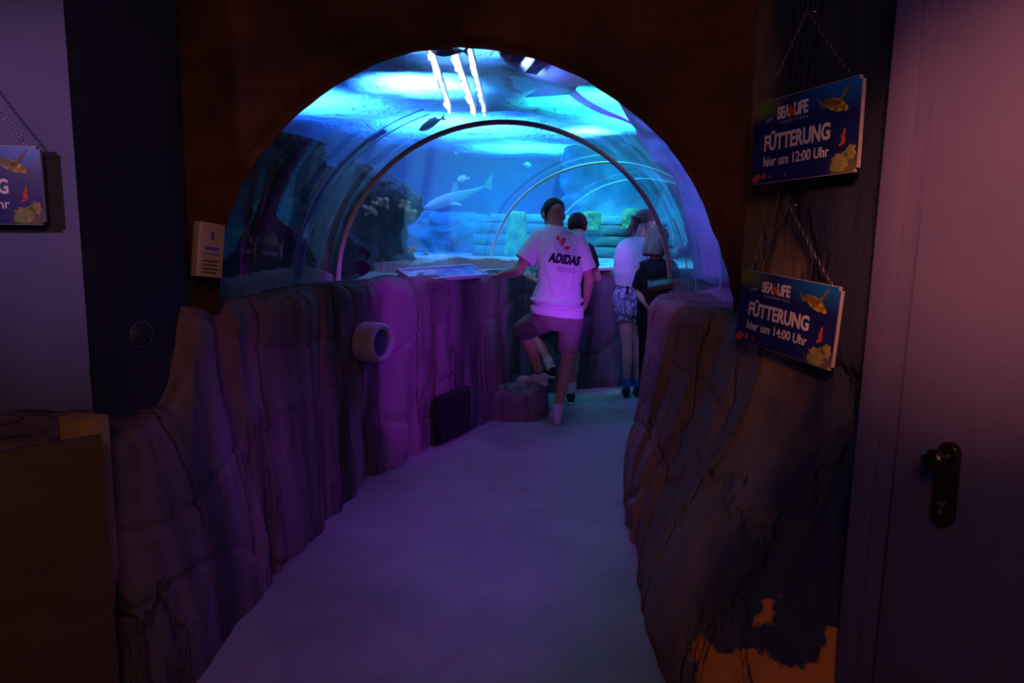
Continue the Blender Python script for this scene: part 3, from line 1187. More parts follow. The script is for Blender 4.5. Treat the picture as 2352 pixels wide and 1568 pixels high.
fish('fish', 'small pale round fish in bright water near the second ring', 'fish', at_y(1211, 379, 8.2), (1, .2, -.1), .09, .06, .03, m_pale, group='small fish around the tunnel')
fish('fish', 'dark slim fish just under the first grey ring near its crown', 'fish', at_y(990, 285, 5.5), (-1, .4, -.45), .22, .06, .04, m_dark, group='small fish around the tunnel')
fish('fish', 'pink fish nosing down at the foot of the dark coral rock', 'fish', at_y(880, 612, 5.9), (-.1, .1, -1), .095, .05, .03, m_pink, group='small fish around the tunnel')
fish('fish', 'small bluish fish low behind the first info panel', 'fish', at_y(978, 583, 7.0), (1, .2, .3), .07, .04, .02, m_shark, group='small fish around the tunnel')
fish('fish', 'dark fish swimming over the top of the arch', 'fish', at_y(1030, 117, 5.1), (-1, .3, .05), .26, .075, .06, m_dark, group='small fish around the tunnel')
fish('fish', 'turquoise fish shape for a cyan reflection right of the person with blond hair', 'fish', at_y(1552, 527, 5.6), (1, .2, .1), .10, .06, .03, M('turquoise_reflection', (.3, .95, .85), .4), group='small fish around the tunnel')  # fish shape added for a cyan reflection beside the ring
# two banded fish shapes added for reflections in the near left pane
m_band = bpy.data.materials.new('banded_reflection')
m_band.use_nodes = True
nt = m_band.node_tree
tc = nt.nodes.new('ShaderNodeTexCoord')
sp = nt.nodes.new('ShaderNodeSeparateXYZ')
cr = nt.nodes.new('ShaderNodeValToRGB')
e = cr.color_ramp.elements
e[0].position, e[0].color = 0., (.02, .03, .03, 1)
e[1].position, e[1].color = 1., (.35, .75, .05, 1)
for pos_, c_ in ((.22, (.02, .03, .03, 1)), (.25, (.45, .62, .68, 1)), (.36, (.45, .62, .68, 1)), (.40, (.012, .02, .02, 1)), (.62, (.012, .02, .02, 1)), (.68, (.30, .5, .05, 1))):
    q = e.new(pos_)
    q.color = c_
nt.links.new(tc.outputs['Generated'], sp.inputs[0])
nt.links.new(sp.outputs['Z'], cr.inputs[0])
nt.links.new(cr.outputs[0], nt.nodes['Principled BSDF'].inputs['Base Color'])
for (u, v, y, L, lb) in ((556, 562, 3.95, .17, 'fish shape for a dark reflection with green top and pale band, nearer the sign box'), (622, 570, 4.25, .15, 'fish shape for a dark reflection with green top, right of its twin and nearer the ledge')):
    fish('banded_reflection', lb, 'fish', at_y(u, v, y), (-1, .35, .12), L, L * .95, .06, m_band, m_white, group='banded reflections by the near left pane',
         prof=[(0, .05), (.08, .45), (.25, .92), (.42, 1.), (.62, .92), (.78, .6), (.9, .2), (.95, .12)])

# ray gliding over the tunnel, seen from below
m_ray_top = M('ray_skin_dark', (.03, .045, .08), .6, (.02, .03, .06), 7.)
m_ray = M('ray_skin_pale', (.40, .44, .58), .6, (.30, .34, .48), 5.)
rp0, rp1 = at_y(1322, 200, 5.3), at_y(1150, 122, 4.75)
rfwd = rp1 - rp0
rt_ = thing('stingray', 'grey stingray with a long violet tail gliding over the tunnel', 'ray', frame((rp0 + rp1) / 2, rfwd, roll=R(-14)))
RL = rfwd.length
bm = bmesh.new()
rows = []
n = 30
for i in range(n + 1):
    f = i / n
    x = RL * (.5 - f)
    wid = RL * (.62 * math.sin(PI * min(1, f * 1.02)) ** .9 * (1 - .15 * f) + .012)
    row = []
    for k in range(40):
        a = 2 * PI * k / 40
        yy = math.cos(a)
        th = .075 * RL * 2 * (1 - abs(yy)) ** .8 * math.sin(PI * (f * .94 + .03)) ** .7 + .004
        zz = math.copysign(th, math.sin(a)) * (abs(math.sin(a)) > 1e-6)
        row.append(bm.verts.new((x - .12 * RL * abs(yy) ** 2, wid * yy, zz * (1. if zz > 0 else .5) + .10 * RL * abs(yy) ** 2)))
    rows.append(row)
grid_faces(bm, rows, True)
bm.faces.new(rows[0][::-1])
bm.faces.new(rows[-1])
bmesh.ops.recalc_face_normals(bm, faces=bm.faces)
put('body', bm, m_ray, rt_, world=False)
# darker pelvic fins, one of them stretched out towards the left
tip = at_y(1206, 222, 5.05)
a_, b_, c_ = at_y(1318, 192, 5.2), at_y(1280, 180, 5.15), at_y(1308, 216, 5.25)
bm = bmesh.new()
fin(bm, [b_, a_, at_y(1320, 204, 5.22), c_, at_y(1262, 219, 5.15), tip, at_y(1240, 202, 5.1)], .02)
put('pelvic_fin', bm, m_ray_top, rt_, smooth=False, label='dark pointed pelvic fin')
bm = bmesh.new()
fin(bm, [at_y(1205, 166, 4.75), at_y(1232, 172, 4.8), at_y(1262, 143, 4.72), at_y(1240, 130, 4.68)], .02)
put('wing_tip', bm, m_ray_top, rt_, smooth=False, label='dark folded wing tip')
bm = bmesh.new()
tp = catmull([at_y(1306, 205, 5.25), at_y(1340, 232, 5.31), at_y(1385, 256, 5.36), at_y(1425, 271, 5.38), at_y(1452, 284, 5.40)], 24)
tube(bm, tp, [.024 * (1 - i / 24) + .005 for i in range(24)], 10)
put('tail', bm, M('violet_tail', (.32, .10, .85), .5, (.22, .10, .6), 6.), rt_, label='long violet whip tail')

# white glints over the tunnel, built as three broken rows of glowing tubes
m_glint = M('glowing_glint', (.9, .95, 1.), .3, emit=(.72, .9, 1.), estr=9.)
for (a, b, sd, lb) in (((988, 126), (1034, 262), 1, 'leftmost row of white glints above the tunnel, built as glowing pieces'), ((1042, 128), (1090, 266), 2, 'middle row of white glints, brightest of the three above the tunnel'), ((1074, 112), (1113, 266), 3, 'thin row of glints right of the brightest one above the tunnel')):
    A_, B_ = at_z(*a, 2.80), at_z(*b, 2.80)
    t = thing('glint_row', lb, 'light', (A_ + B_) / 2, 'white glints over the tunnel')
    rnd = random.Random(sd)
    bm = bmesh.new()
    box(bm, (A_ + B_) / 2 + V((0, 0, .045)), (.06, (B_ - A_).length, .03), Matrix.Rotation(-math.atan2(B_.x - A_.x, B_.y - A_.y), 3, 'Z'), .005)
    put('glint_backing', bm, m_steel, t, smooth=False)  # added box behind the glint tubes
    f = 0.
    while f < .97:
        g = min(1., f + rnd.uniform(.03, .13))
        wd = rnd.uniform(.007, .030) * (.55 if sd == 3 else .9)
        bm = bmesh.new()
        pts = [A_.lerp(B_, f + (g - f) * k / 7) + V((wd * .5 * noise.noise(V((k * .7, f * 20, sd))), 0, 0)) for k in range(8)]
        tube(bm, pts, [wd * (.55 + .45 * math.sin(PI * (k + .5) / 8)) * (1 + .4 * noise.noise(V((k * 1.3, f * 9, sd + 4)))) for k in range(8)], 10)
        put('glint_piece', bm, m_glint, t)
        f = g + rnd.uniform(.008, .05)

# ------------------------------------------------------------------ feeding time signs
def nodes_sign():
    m = bpy.data.materials.new('sign_print')
    m.use_nodes = True
    nt = m.node_tree
    b = nt.nodes['Principled BSDF']
    b.inputs['Roughness'].default_value = .35
    tc = nt.nodes.new('ShaderNodeTexCoord')
    sp = nt.nodes.new('ShaderNodeSeparateXYZ')
    nt.links.new(tc.outputs['Generated'], sp.inputs[0])

    def mp(sock, a, b_):
        n = nt.nodes.new('ShaderNodeMapRange')
        n.interpolation_type = 'SMOOTHSTEP'
        n.inputs['From Min'].default_value = a
        n.inputs['From Max'].default_value = b_
        nt.links.new(sock, n.inputs['Value'])
        return n.outputs[0]

    def mul(a, b_):
        n = nt.nodes.new('ShaderNodeMath')
        n.operation = 'MULTIPLY'
        nt.links.new(a, n.inputs[0])
        nt.links.new(b_, n.inputs[1])
        return n.outputs[0]

    def mix(fac, c1, c2):
        n = nt.nodes.new('ShaderNodeMixRGB')
        nt.links.new(fac, n.inputs[0])
        for s, c in ((n.inputs[1], c1), (n.inputs[2], c2)):
            if isinstance(c, tuple):
                s.default_value = (*c, 1)
            else:
                nt.links.new(c, s)
        return n.outputs[0]
    top = mp(sp.outputs['Y'], .62, 1.)
    right = mp(sp.outputs['X'], .25, .9)
    left = mp(sp.outputs['X'], .42, .02)
    c = mix(mul(top, right), (.012, .018, .16), (.01, .16, .62))
    c = mix(mul(mp(sp.outputs['Y'], .70, .92), left), c, (.17, .27, .02))
    c = mix(mul(mp(sp.outputs['Y'], .25, .05), mp(sp.outputs['X'], .72, .9)), c, (.16, .12, .09))
    nt.links.new(c, b.inputs['Base Color'])
    return m


m_sign = nodes_sign()
m_edge = M('sign_edge', (.50, .42, .48), .6, (.42, .35, .40), 30.)
m_letter = M('sign_lettering', (.86, .80, .84), .5, (.82, .76, .80), 20.)
m_sub = M('pale_blue_print', (.25, .33, .62), .5)
m_redp = M('red_print', (.72, .10, .05), .5, (.55, .06, .04), 40.)
m_yel = M('turtle_yellow', (.62, .44, .05), .5, (.26, .17, .03), 60., ramp=(.45, .6))
m_brn = M('turtle_brown', (.16, .10, .03), .5, (.30, .2, .06), 60.)
m_corp = M('coral_print', (.42, .30, .14), .6, (.22, .28, .06), 45., ramp=(.45, .55))
m_grnp = M('green_print', (.20, .34, .06), .6, (.3, .25, .1), 60.)
m_chain = M('chain_steel', (.52, .50, .47), .35, (.4, .38, .36), 40., metal=1.)


def fit(me, cx, cy, wd, ht=None, ang=0., z=0.):
    xs = [v.co.x for v in me.vertices]
    ys = [v.co.y for v in me.vertices]
    kx = wd / (max(xs) - min(xs))
    ky = ht / (max(ys) - min(ys)) if ht else kx
    me.transform(Matrix.Translation((cx, cy, z)) @ Matrix.Rotation(ang, 4, 'Z') @ Matrix.Diagonal((kx, ky, 1, 1)) @ Matrix.Translation((-(max(xs) + min(xs)) / 2, -(max(ys) + min(ys)) / 2, 0)))
    return me


def flat(polys, z0, th):
    bm = bmesh.new()
    for p in polys:
        f = bm.faces.new([bm.verts.new((x, y, z0)) for x, y in p])
        f.normal_update()
        if f.normal.z < 0:
            f.normal_flip()
        r = bmesh.ops.extrude_face_region(bm, geom=[f])
        bmesh.ops.translate(bm, verts=[e for e in r['geom'] if isinstance(e, bmesh.types.BMVert)], vec=(0, 0, th))
    bmesh.ops.recalc_face_normals(bm, faces=bm.faces)
    return bm


def ellp(cx, cy, a, b, ang=0., n=24, wob=0., seed=0.):
    out = []
    for k in range(n):
        t = 2 * PI * k / n
        f = 1 + wob * noise.noise(V((math.cos(t) * 2.3 + seed, math.sin(t) * 2.3, seed)))
        x, y = a * math.cos(t) * f, b * math.sin(t) * f
        out.append((cx + x * math.cos(ang) - y * math.sin(ang), cy + x * math.sin(ang) + y * math.cos(ang)))
    return out


def chain(bm, a, b, n):
    d = (b - a) / n
    q = d.to_track_quat('X', 'Z').to_matrix()
    L_, W_ = d.length * .66, .0046
    for k in range(n):
        c = a + d * (k + .5) + V((0, 0, -.006 * math.sin(PI * (k + .5) / n)))
        rot = q @ Matrix.Rotation(PI / 2 * (k % 2) + .4, 3, 'X')
        pts = []
        for j in range(15):
            t = 2 * PI * j / 14
            pts.append(c + rot @ V((L_ * math.cos(t), W_ * math.sin(t), 0)))
        tube(bm, pts, .0013, 5, False)


def sign(label, TL, TR, BR, BL, time, nail, nch, flip=None):
    c = (TL + TR + BR + BL) / 4
    X = (TR + BR - TL - BL) / 2
    W = X.length
    X.normalize()
    Y = (TL + TR - BL - BR) / 2
    H = Y.length
    Y = (Y - X * Y.dot(X)).normalized()
    Z = X.cross(Y)
    m = Matrix(((X.x, Y.x, Z.x, c.x), (X.y, Y.y, Z.y, c.y), (X.z, Y.z, Z.z, c.z), (0, 0, 0, 1)))
    t = thing('feeding_sign', label, 'sign', m, 'hanging blue feeding signs')
    bm = bmesh.new()
    box(bm, (0, 0, -.007), (W, H, .012))
    bmesh.ops.bevel(bm, geom=[e for e in bm.edges if abs(e.verts[0].co.z - e.verts[1].co.z) > .005], offset=.012, segments=4, affect='EDGES')
    put('board', bm, m_edge, t, world=False, auto=40)
    bm = bmesh.new()
    box(bm, (0, 0, -.0005), (W * .992, H * .985, .0015))
    bmesh.ops.bevel(bm, geom=[e for e in bm.edges if abs(e.verts[0].co.z - e.verts[1].co.z) > .0005], offset=.011, segments=4, affect='EDGES')
    put('printed_face', bm, m_sign, t, world=False, smooth=False)
    w_, z = W, .0009
    put('lettering', fit(text_mesh('FÜTTERUNG', 1., .0004, .036), -.055 * W, .005 * H, .63 * W, .235 * H, 0, z), m_letter, t, world=False, smooth=False)
    put('lettering', fit(text_mesh('hier um ' + time + ' Uhr', 1., .0004, .019), -.055 * W, -.235 * H, .63 * W, .125 * H, 0, z), m_letter, t, world=False, smooth=False)
    put('lettering', fit(text_mesh('SEA', 1., .0004, .045), -.185 * W, .315 * H, .125 * W, .15 * H, 0, z), m_letter, t, world=False, smooth=False)
    put('lettering', fit(text_mesh('LiFE', 1., .0004, .045), -.018 * W, .32 * H, .135 * W, .155 * H, 0, z), m_letter, t, world=False, smooth=False)
    put('lettering', fit(text_mesh('Timmendorfer Strand', 1., .0003, .0), -.085 * W, .205 * H, .28 * W, .04 * H, 0, z), m_sub, t, world=False, smooth=False)
    star = []
    for k in range(10):
        a = PI / 2 + PI * k / 5 + .3
        r_ = (.040 if k % 2 == 0 else .016) * H / .42
        star.append((-.105 * W + r_ * math.cos(a), .30 * H + r_ * math.sin(a)))
    put('red_star', flat([star], z + .0004, .0005), m_redp, t, world=False, smooth=False)
    # turtle: shell and flippers
    tx, ty, k = .285 * W, .26 * H, W / .5
    put('printed_turtle', flat([ellp(tx + .005 * k, ty - .003 * k, .044 * k, .020 * k, -.35), ellp(tx + .045 * k, ty - .018 * k, .014 * k, .010 * k, -.5)], z, .0004), m_yel, t, world=False, smooth=False)
    put('printed_turtle', flat([ellp(tx - .012 * k, ty + .006 * k, .034 * k, .013 * k, -.3), [(tx - .03 * k, ty - .002 * k), (tx - .075 * k, ty + .028 * k), (tx - .055 * k, ty - .006 * k)],
                                [(tx + .002 * k, ty - .004 * k), (tx + .058 * k, ty + .052 * k), (tx + .064 * k, ty + .054 * k), (tx + .026 * k, ty - .002 * k)]], z + .0004, .0004), m_brn, t, world=False, smooth=False)
    sx, sy = .375 * W, -.13 * H
    put('printed_seahorse', flat([ellp(sx, sy, .008 * k, .018 * k, .15), ellp(sx + .003 * k, sy + .020 * k, .005 * k, .012 * k, -.1), ellp(sx - .008 * k, sy - .016 * k, .010 * k, .005 * k, .5)], z, .0004), m_redp, t, world=False, smooth=False)
    put('printed_coral', flat([ellp(.36 * W, -.37 * H, .036 * k, .030 * k, .2, 40, .5, 1.), ellp(.44 * W, -.29 * H, .02 * k, .024 * k, 0, 30, .5, 4.)], z, .0004), m_corp, t, world=False, smooth=False)
    put('printed_coral', flat([ellp(.33 * W, -.42 * H, .022 * k, .017 * k, .2, 30, .5, 7.)], z + .0004, .0004), m_grnp, t, world=False, smooth=False)
    put('printed_coral', flat([ellp(-.44 * W, -.43 * H, .024 * k, .014 * k, .2, 30, .5, 3.), ellp(-.36 * W, -.41 * H, .010 * k, .012 * k, .2, 20, .4, 5.), ellp(-.29 * W, -.42 * H, .006 * k, .007 * k, 0, 16)], z, .0004), m_redp, t, world=False, smooth=False)
    for e in (ellp(-.33 * W, .26 * H, .022 * k, .005 * k, .25), ellp(-.14 * W, -.43 * H, .003 * k, .005 * k), ellp(-.40 * W, -.06 * H, .004 * k, .004 * k)):
        put('printed_fish', flat([e], z, .0004), m_sub, t, world=False, smooth=False)
    for s, e in ((-1, nch[0]), (1, nch[1])):
        if not e:
            continue
        bm = bmesh.new()
        chain(bm, m @ V((s * W * .42, H * .5 - .004, -.004)), nail, e)
        put('chain', bm, m_chain, t)
    bm = bmesh.new()
    tube(bm, [nail - Z * .03, nail + Z * .008, nail + Z * .012], [.003, .003, .007], 8)
    put('nail', bm, m_steel, t)
    return t


y_r, y_l = 2.17, 2.62
sign('upper blue sign on the right wall announcing feeding at 12:00', at_y(1737, 240, y_l), at_y(1985, 167, y_r), at_y(1966, 395, y_r), at_y(1722, 425, y_l), '12:00', at_y(1854, 24, 2.40), (30, 22))
y_r, y_l = 2.22, 2.70
sign('lower blue sign, hanging askew on the right wall, feeding at 14:00', at_y(1702, 620, y_l), at_y(1930, 655, y_r), at_y(1912, 858, y_r), at_y(1690, 775, y_l), '14:00', at_y(1812, 470, 2.46), (20, 22))
tr, br = at_y(92, 335, 2.64), at_y(104, 517, 2.64)
sign('blue feeding sign on the left wall, cut off by the picture edge', tr - V((.5, .02, 0)), tr, br, br - V((.5, .02, 0)), ':00', tr + V((-.25, 0, .28)), (0, 26))

# ------------------------------------------------------------------ info panels on the low walls
def plate(name, label, cat, A, B, C, D, th, fr, m_fr, m_face, group=None, art=None):
    """A framed panel from its corners: front left, front right, back right, back left."""
    c = (A + B + C + D) / 4
    X = (B + C - A - D) / 2
    W = X.length
    X.normalize()
    Y = (C + D - A - B) / 2
    H = Y.length
    Y = (Y - X * Y.dot(X)).normalized()
    Z = X.cross(Y)
    m = Matrix(((X.x, Y.x, Z.x, c.x), (X.y, Y.y, Z.y, c.y), (X.z, Y.z, Z.z, c.z), (0, 0, 0, 1)))
    t = thing(name, label, cat, m, group)
    bm = bmesh.new()
    for cx_, cy_, sx, sy in ((0, H / 2 - fr / 2, W, fr), (0, -H / 2 + fr / 2, W, fr), (W / 2 - fr / 2, 0, fr, H - 2 * fr), (-W / 2 + fr / 2, 0, fr, H - 2 * fr)):
        box(bm, (cx_, cy_, 0), (sx, sy, th), bev=.003)
    put('frame', bm, m_fr, t, world=False, auto=40)
    bm = bmesh.new()
    box(bm, (0, 0, -th * .15), (W - 2 * fr, H - 2 * fr, th * .8))
    put('picture', bm, m_face, t, world=False, smooth=False)
    if art:
        art(t, W, H, th * .25)
    bm = bmesh.new()
    box(bm, (0, H * .05, -th * .5 - .012), (W * .92, H * .7, .026))
    put('mount', bm, m_black, t, world=False, smooth=False)
    return t


m_pic = M('panel_picture', (.03, .10, .75), .3, (.30, .5, .95), 9., (1, 1, 1), ramp=(.4, .62), spec=.4)
m_line = M('pale_print', (.55, .7, .95), .4)


def art1(t, W, H, z):
    pts = [V((.02 * W + .06 * math.cos(2 * PI * k / 40), .075 * math.sin(2 * PI * k / 40), z)) for k in range(41)]
    bm = bmesh.new()
    tube(bm, pts, .0022, 5, False)
    put('printed_oval', bm, m_line, t, world=False)
    for e in (ellp(-.30 * W, .01, .06, .016, .3, 30, .3, 2.), ellp(.28 * W, .0, .09, .010, -.2, 30, .4, 5.), ellp(-.12 * W, -.02, .04, .012, .8, 30, .5, 8.)):
        put('printed_fish', flat([e], z - .001, .001), m_line, t, world=False, smooth=False)


def art2(t, W, H, z):
    md = M('dark_blue_print', (.02, .08, .4), .4)
    for e in (ellp(.10 * W, .0, .04, .02, .2, 30, .4, 2.), ellp(.32 * W, .0, .045, .016, -.1, 30, .4, 6.), ellp(-.2 * W, 0, .05, .02, 0, 30, .4, 9.)):
        put('printed_fish', flat([e], z - .001, .001), md, t, world=False, smooth=False)


m_alu = M('panel_frame', (.62, .68, .78), .35, (.55, .6, .7), 12., spec=.5)
plate('info_panel', 'long white framed blue info panel tilted on the violet left wall', 'panel', at_y(945, 648, 4.98), at_y(1114, 632, 5.62), at_y(1090, 610, 5.80), at_y(917, 621, 5.10), .03, .018, m_alu, m_pic, 'framed info panels', art1)
plate('info_panel', 'white framed blue info panel beside the right elbow of the man', 'panel', at_y(1300, 622, 6.98), at_y(1412, 617, 7.02), at_y(1398, 602, 7.22), at_y(1300, 606, 7.2), .03, .016, m_alu, M('pale_panel_picture', (.25, .5, .9), .3, (.6, .8, .95), 9.), 'framed info panels', art2)
plate('info_panel', 'brownish info panel in front of the person in black', 'panel', at_y(1476, 668, 4.25), at_y(1532, 656, 4.22), at_y(1552, 640, 4.6), at_y(1500, 646, 4.62), .03, .015, m_wood, m_wood, 'framed info panels')

# ------------------------------------------------------------------ fittings of the left wall
pc = at_y(866, 787, 4.16)
pn = V((.90, -.43, 0)).normalized()
pm = Matrix.Translation(pc) @ pn.to_track_quat('Z', 'Y').to_matrix().to_4x4()
t = thing('porthole', 'round stone coloured porthole ring set in the violet wall', 'porthole', pm)
bm = bmesh.new()
prof = [(.082, -.09), (.118, -.09), (.120, .020), (.114, .040), (.104, .048), (.092, .046), (.082, .036)]
rows = [[bm.verts.new((r_ * math.cos(2 * PI * k / 48), r_ * math.sin(2 * PI * k / 48), z)) for r_, z in prof] for k in range(48)]
rows.append(rows[0])
grid_faces(bm, rows, True)
bmesh.ops.recalc_face_normals(bm, faces=bm.faces)
put('ring', bm, M('stone_ring', (.42, .36, .46), .6, (.34, .29, .38), 8., bump=.2), t, world=False, auto=50)
bm = bmesh.new()
bmesh.ops.create_cone(bm, cap_ends=True, segments=48, radius1=.086, radius2=.086, depth=.02, matrix=Matrix.Translation((0, 0, .008)))
put('pane', bm, M('dark_pane', (.05, .06, .10), .25, (.06, .07, .12), 9., spec=.5), t, world=False, auto=40, label='dark round pane')

gA, gB, gC, gD = at_y(1002, 1030, 4.99), at_y(1074, 982, 5.40), at_y(1074, 893, 5.40), at_y(1002, 925, 4.99)
sh = V((.07, -.03, 0))
X = (gB - gA)
X.z = 0
W = X.length
X.normalize()
H = .34
c = (gA + gB) / 2
Zv = V((X.y, -X.x, 0))
gm = Matrix(((X.x, 0, Zv.x, c.x + Zv.x * .03), (X.y, 0, Zv.y, c.y + Zv.y * .03), (0, 1, 0, max(.03, c.z)), (0, 0, 0, 1)))
t = thing('vent_grille', 'dark slatted vent grille at the foot of the violet wall', 'vent', gm)
bm = bmesh.new()
box(bm, (0, H / 2, -.03), (W, H, .05), bev=.006)
put('back_plate', bm, M('vent_dark', (.012, .012, .018), .7), t, world=False, auto=40)
for k in range(13):
    bm = bmesh.new()
    box(bm, (0, .02 + k * .025, .0), (W * .94, .014, .006), Matrix.Rotation(R(35), 3, 'X'))
    put('slat', bm, M('vent_slat', (.03, .028, .04), .6) if k == 0 else bpy.data.materials['vent_slat'], t, world=False, smooth=False)

rock('step_stone', 'low flat topped stone step under the raised foot of the man', m_rock_l,
     [((.03, 6.02, -.02), .29, .30), ((.03, 6.04, .10), .30, .32), ((.04, 6.06, .19), .29, .32), ((.06, 6.09, .25), .26, .30), ((.07, 6.11, .262), .05, .06)], 4.2, .10, cat='stone')

# small beige notice block on the left edge of the arch
bc = at_y(478, 574, 2.76)
al = R(58)
bmx = Matrix.Translation(bc) @ Matrix.Rotation(al, 4, 'Z') @ Matrix.Rotation(R(90), 4, 'X') @ Matrix.Rotation(R(-7), 4, 'Z')
t = thing('notice_block', 'small beige notice block at the left edge of the arch', 'sign', bmx)
bm = bmesh.new()
box(bm, (0, 0, 0), (.105, .205, .045), bev=.003)
put('block', bm, M('beige_board', (.62, .46, .33), .6, (.55, .40, .28), 12.), t, world=False, auto=40)
pr = [ellp(0, .055, .007, .018, .1), [(-.03, .0), (.03, .0), (.03, .012), (-.03, .012)], [(-.035, -.018), (.035, -.018), (.035, -.013), (-.035, -.013)]]
put('printed_icon', flat(pr, .0226, .0005), M('blue_print', (.10, .14, .55), .5), t, world=False, smooth=False)
put('printed_lines', flat([[(-.035, y), (.035 - .01 * (i % 2), y), (.035 - .01 * (i % 2), y + .006), (-.035, y + .006)] for i, y in enumerate((-.045, -.06, -.075, -.088))], .0226, .0005), M('olive_print', (.16, .13, .03), .5), t, world=False, smooth=False)

# ------------------------------------------------------------------ people
UP = V((0, 0, 1))


def basis(f, up=UP):
    f = V(f).normalized()
    s = f.cross(up).normalized()       # to the person's right
    u = s.cross(f)
    return f, s, u


def head_parts(B, c, f, up=UP, k=1.):
    f, s, u = basis(f, up)
    rot = Matrix((s, f, u)).transposed()
    g = lambda x, y, z: c + (s * x + f * y + u * z) * k
    B.ell(g(0, -.012, .025), (.075 * k, .096 * k, .092 * k), rot, 28)
    B.ell(g(0, .025, -.03), (.064 * k, .068 * k, .085 * k), rot, 24)
    B.ell(g(0, .05, -.082), (.040 * k, .034 * k, .030 * k), rot, 18)
    B.cap(g(0, .088, .012), .009 * k, g(0, .108, -.024), .0135 * k, seg=12)
    B.ell(g(0, .080, .036), (.05 * k, .012 * k, .010 * k), rot, 16)
    B.ell(g(0, .086, -.055), (.022 * k, .012 * k, .011 * k), rot, 14)
    for e in (-1, 1):
        B.ell(g(e * .081, -.004, -.008), (.012 * k, .021 * k, .032 * k), rot @ Matrix.Rotation(e * .35, 3, 'Z'), 16)
        B.ell(g(e * .03, .078, .012), (.013 * k, .012 * k, .010 * k), rot, 12)
    return g


def hand_parts(B, wr, d, n, thumb, k=1., curl=.35):
    """wrist, finger direction, palm-side direction, thumb side (+1/-1 along d x n)."""
    d = V(d).normalized()
    n = (V(n) - d * V(n).dot(d)).normalized()
    s = d.cross(n) * thumb
    rot = Matrix((s, d, n)).transposed()
    B.ell(wr + d * .048 * k, (.039 * k, .052 * k, .017 * k), rot, 18)
    B.ell(wr + d * .070 * k, (.040 * k, .026 * k, .015 * k), rot, 18)
    for i, (off, L_) in enumerate(((.029, .072), (.0095, .080), (-.0095, .075), (-.028, .058))):
        b = wr + (d * .086 + s * off) * k
        a = 0.
        dd = d + s * off * 3
        p, r_ = b, .0088
        for seg_, fr in enumerate((.45, .31, .24)):
            a += curl * (.6 + .35 * seg_)
            q = p + (dd.normalized() * math.cos(a) + n * math.sin(a)) * L_ * fr * k
            B.cap(p, r_ * k, q, (r_ - .0008) * k, seg=10)
            p, r_ = q, r_ - .0008
    p = wr + (d * .028 + s * .030) * k
    q = p + (d * .62 + s * .62 + n * .15).normalized() * .042 * k
    B.cap(p, .0125 * k, q, .0105 * k, seg=10)
    B.cap(q, .0105 * k, q + (d * .85 + s * .3 + n * .25).normalized() * .032 * k, .0085 * k, seg=10)


def leg_parts(B, hip, kn, an, k=1., bk=V((0, -1, 0))):
    B.cap(hip, .086 * k, kn, .056 * k)
    B.ell(kn, (.055 * k,) * 3)
    calf = kn.lerp(an, .30) + bk * .014 * k
    B.cap(kn, .052 * k, calf, .057 * k)
    B.cap(calf, .057 * k, an.lerp(kn, .12), .036 * k)
    B.cap(an.lerp(kn, .12), .036 * k, an, .036 * k)


def shoe(parent, heel, toe, mat, sole_mat, L_=.285, k=1., lace=None):
    """heel and toe ground points of the sole; returns the shoe part."""
    d = (V(toe) - V(heel)).normalized()
    s = d.cross(UP).normalized()
    u = s.cross(d)
    rot = Matrix((s, d, u)).transposed()
    g = lambda x, y, z: V(heel) + (s * x + d * y + u * z) * L_
    B = Blob()
    B.ell(g(0, .14, .20), (.125 * L_, .15 * L_, .19 * L_), rot)
    B.ell(g(0, .34, .20), (.135 * L_, .24 * L_, .155 * L_), rot)
    B.ell(g(0, .66, .15), (.155 * L_, .27 * L_, .105 * L_), rot)
    B.ell(g(0, .82, .13), (.145 * L_, .17 * L_, .085 * L_), rot)
    B.cap(g(0, .16, .22), .135 * L_, g(0, .17, .38), .125 * L_, True, False)
    me = cut(B.mesh(.006, 3), g(0, 0, .09), -u)
    o = put('shoe', me, mat, parent)
    bm = bmesh.new()
    rows = []
    for z, grow_ in ((0., .97), (.03, 1.02), (.10, 1.0)):
        row = []
        for i in range(40):
            t = 2 * PI * i / 40
            y = .5 + .5 * math.sin(t)
            wd = .125 + .045 * smooth(.3, .75, y) - .02 * math.exp(-((y - .42) / .15) ** 2)
            row.append(bm.verts.new(g(math.copysign(abs(math.cos(t)) ** .7, math.cos(t)) * wd * grow_, (y - .5) * grow_ * 1.02 + .5, z)))
        rows.append(row)
    grid_faces(bm, rows, True)
    bm.faces.new(rows[0][::-1])
    bm.faces.new(rows[-1])
    bmesh.ops.recalc_face_normals(bm, faces=bm.faces)
    put('sole', bm, sole_mat, o)
    if lace:
        bm = bmesh.new()
        for i in range(4):
            tube(bm, [g(-.09, .36 + i * .075, .27 - i * .028), g(0, .38 + i * .075, .335 - i * .045), g(.09, .36 + i * .075, .27 - i * .028)], .004, 6)
        put('laces', bm, lace, o)
    return o


def wrinkle(amp, seed, fx=7., fz=16.):
    def fn(p, n):
        return amp * (noise.noise(V((p.x * fx + seed, p.y * fx, p.z * fz + 1.2 * noise.noise(p * 4)))) + .5 * noise.noise(V((p.x * fx * 2.2, p.y * 9, p.z * fz * 1.7 + seed))))
    return fn


def fabric(name, c1, c2=None, sc=3., rough=.85, **kw):
    return M(name, c1, rough, c2, sc, bump=.25, bscale=45, **kw)


def skin(name, c):
    m = M(name, c, .55, tuple(x * .86 for x in c), 9., bump=.08, bscale=90)
    m.node_tree.nodes['Principled BSDF'].inputs['Subsurface Weight'].default_value = .08
    m.node_tree.nodes['Principled BSDF'].inputs['Subsurface Scale'].default_value = .01
    return m


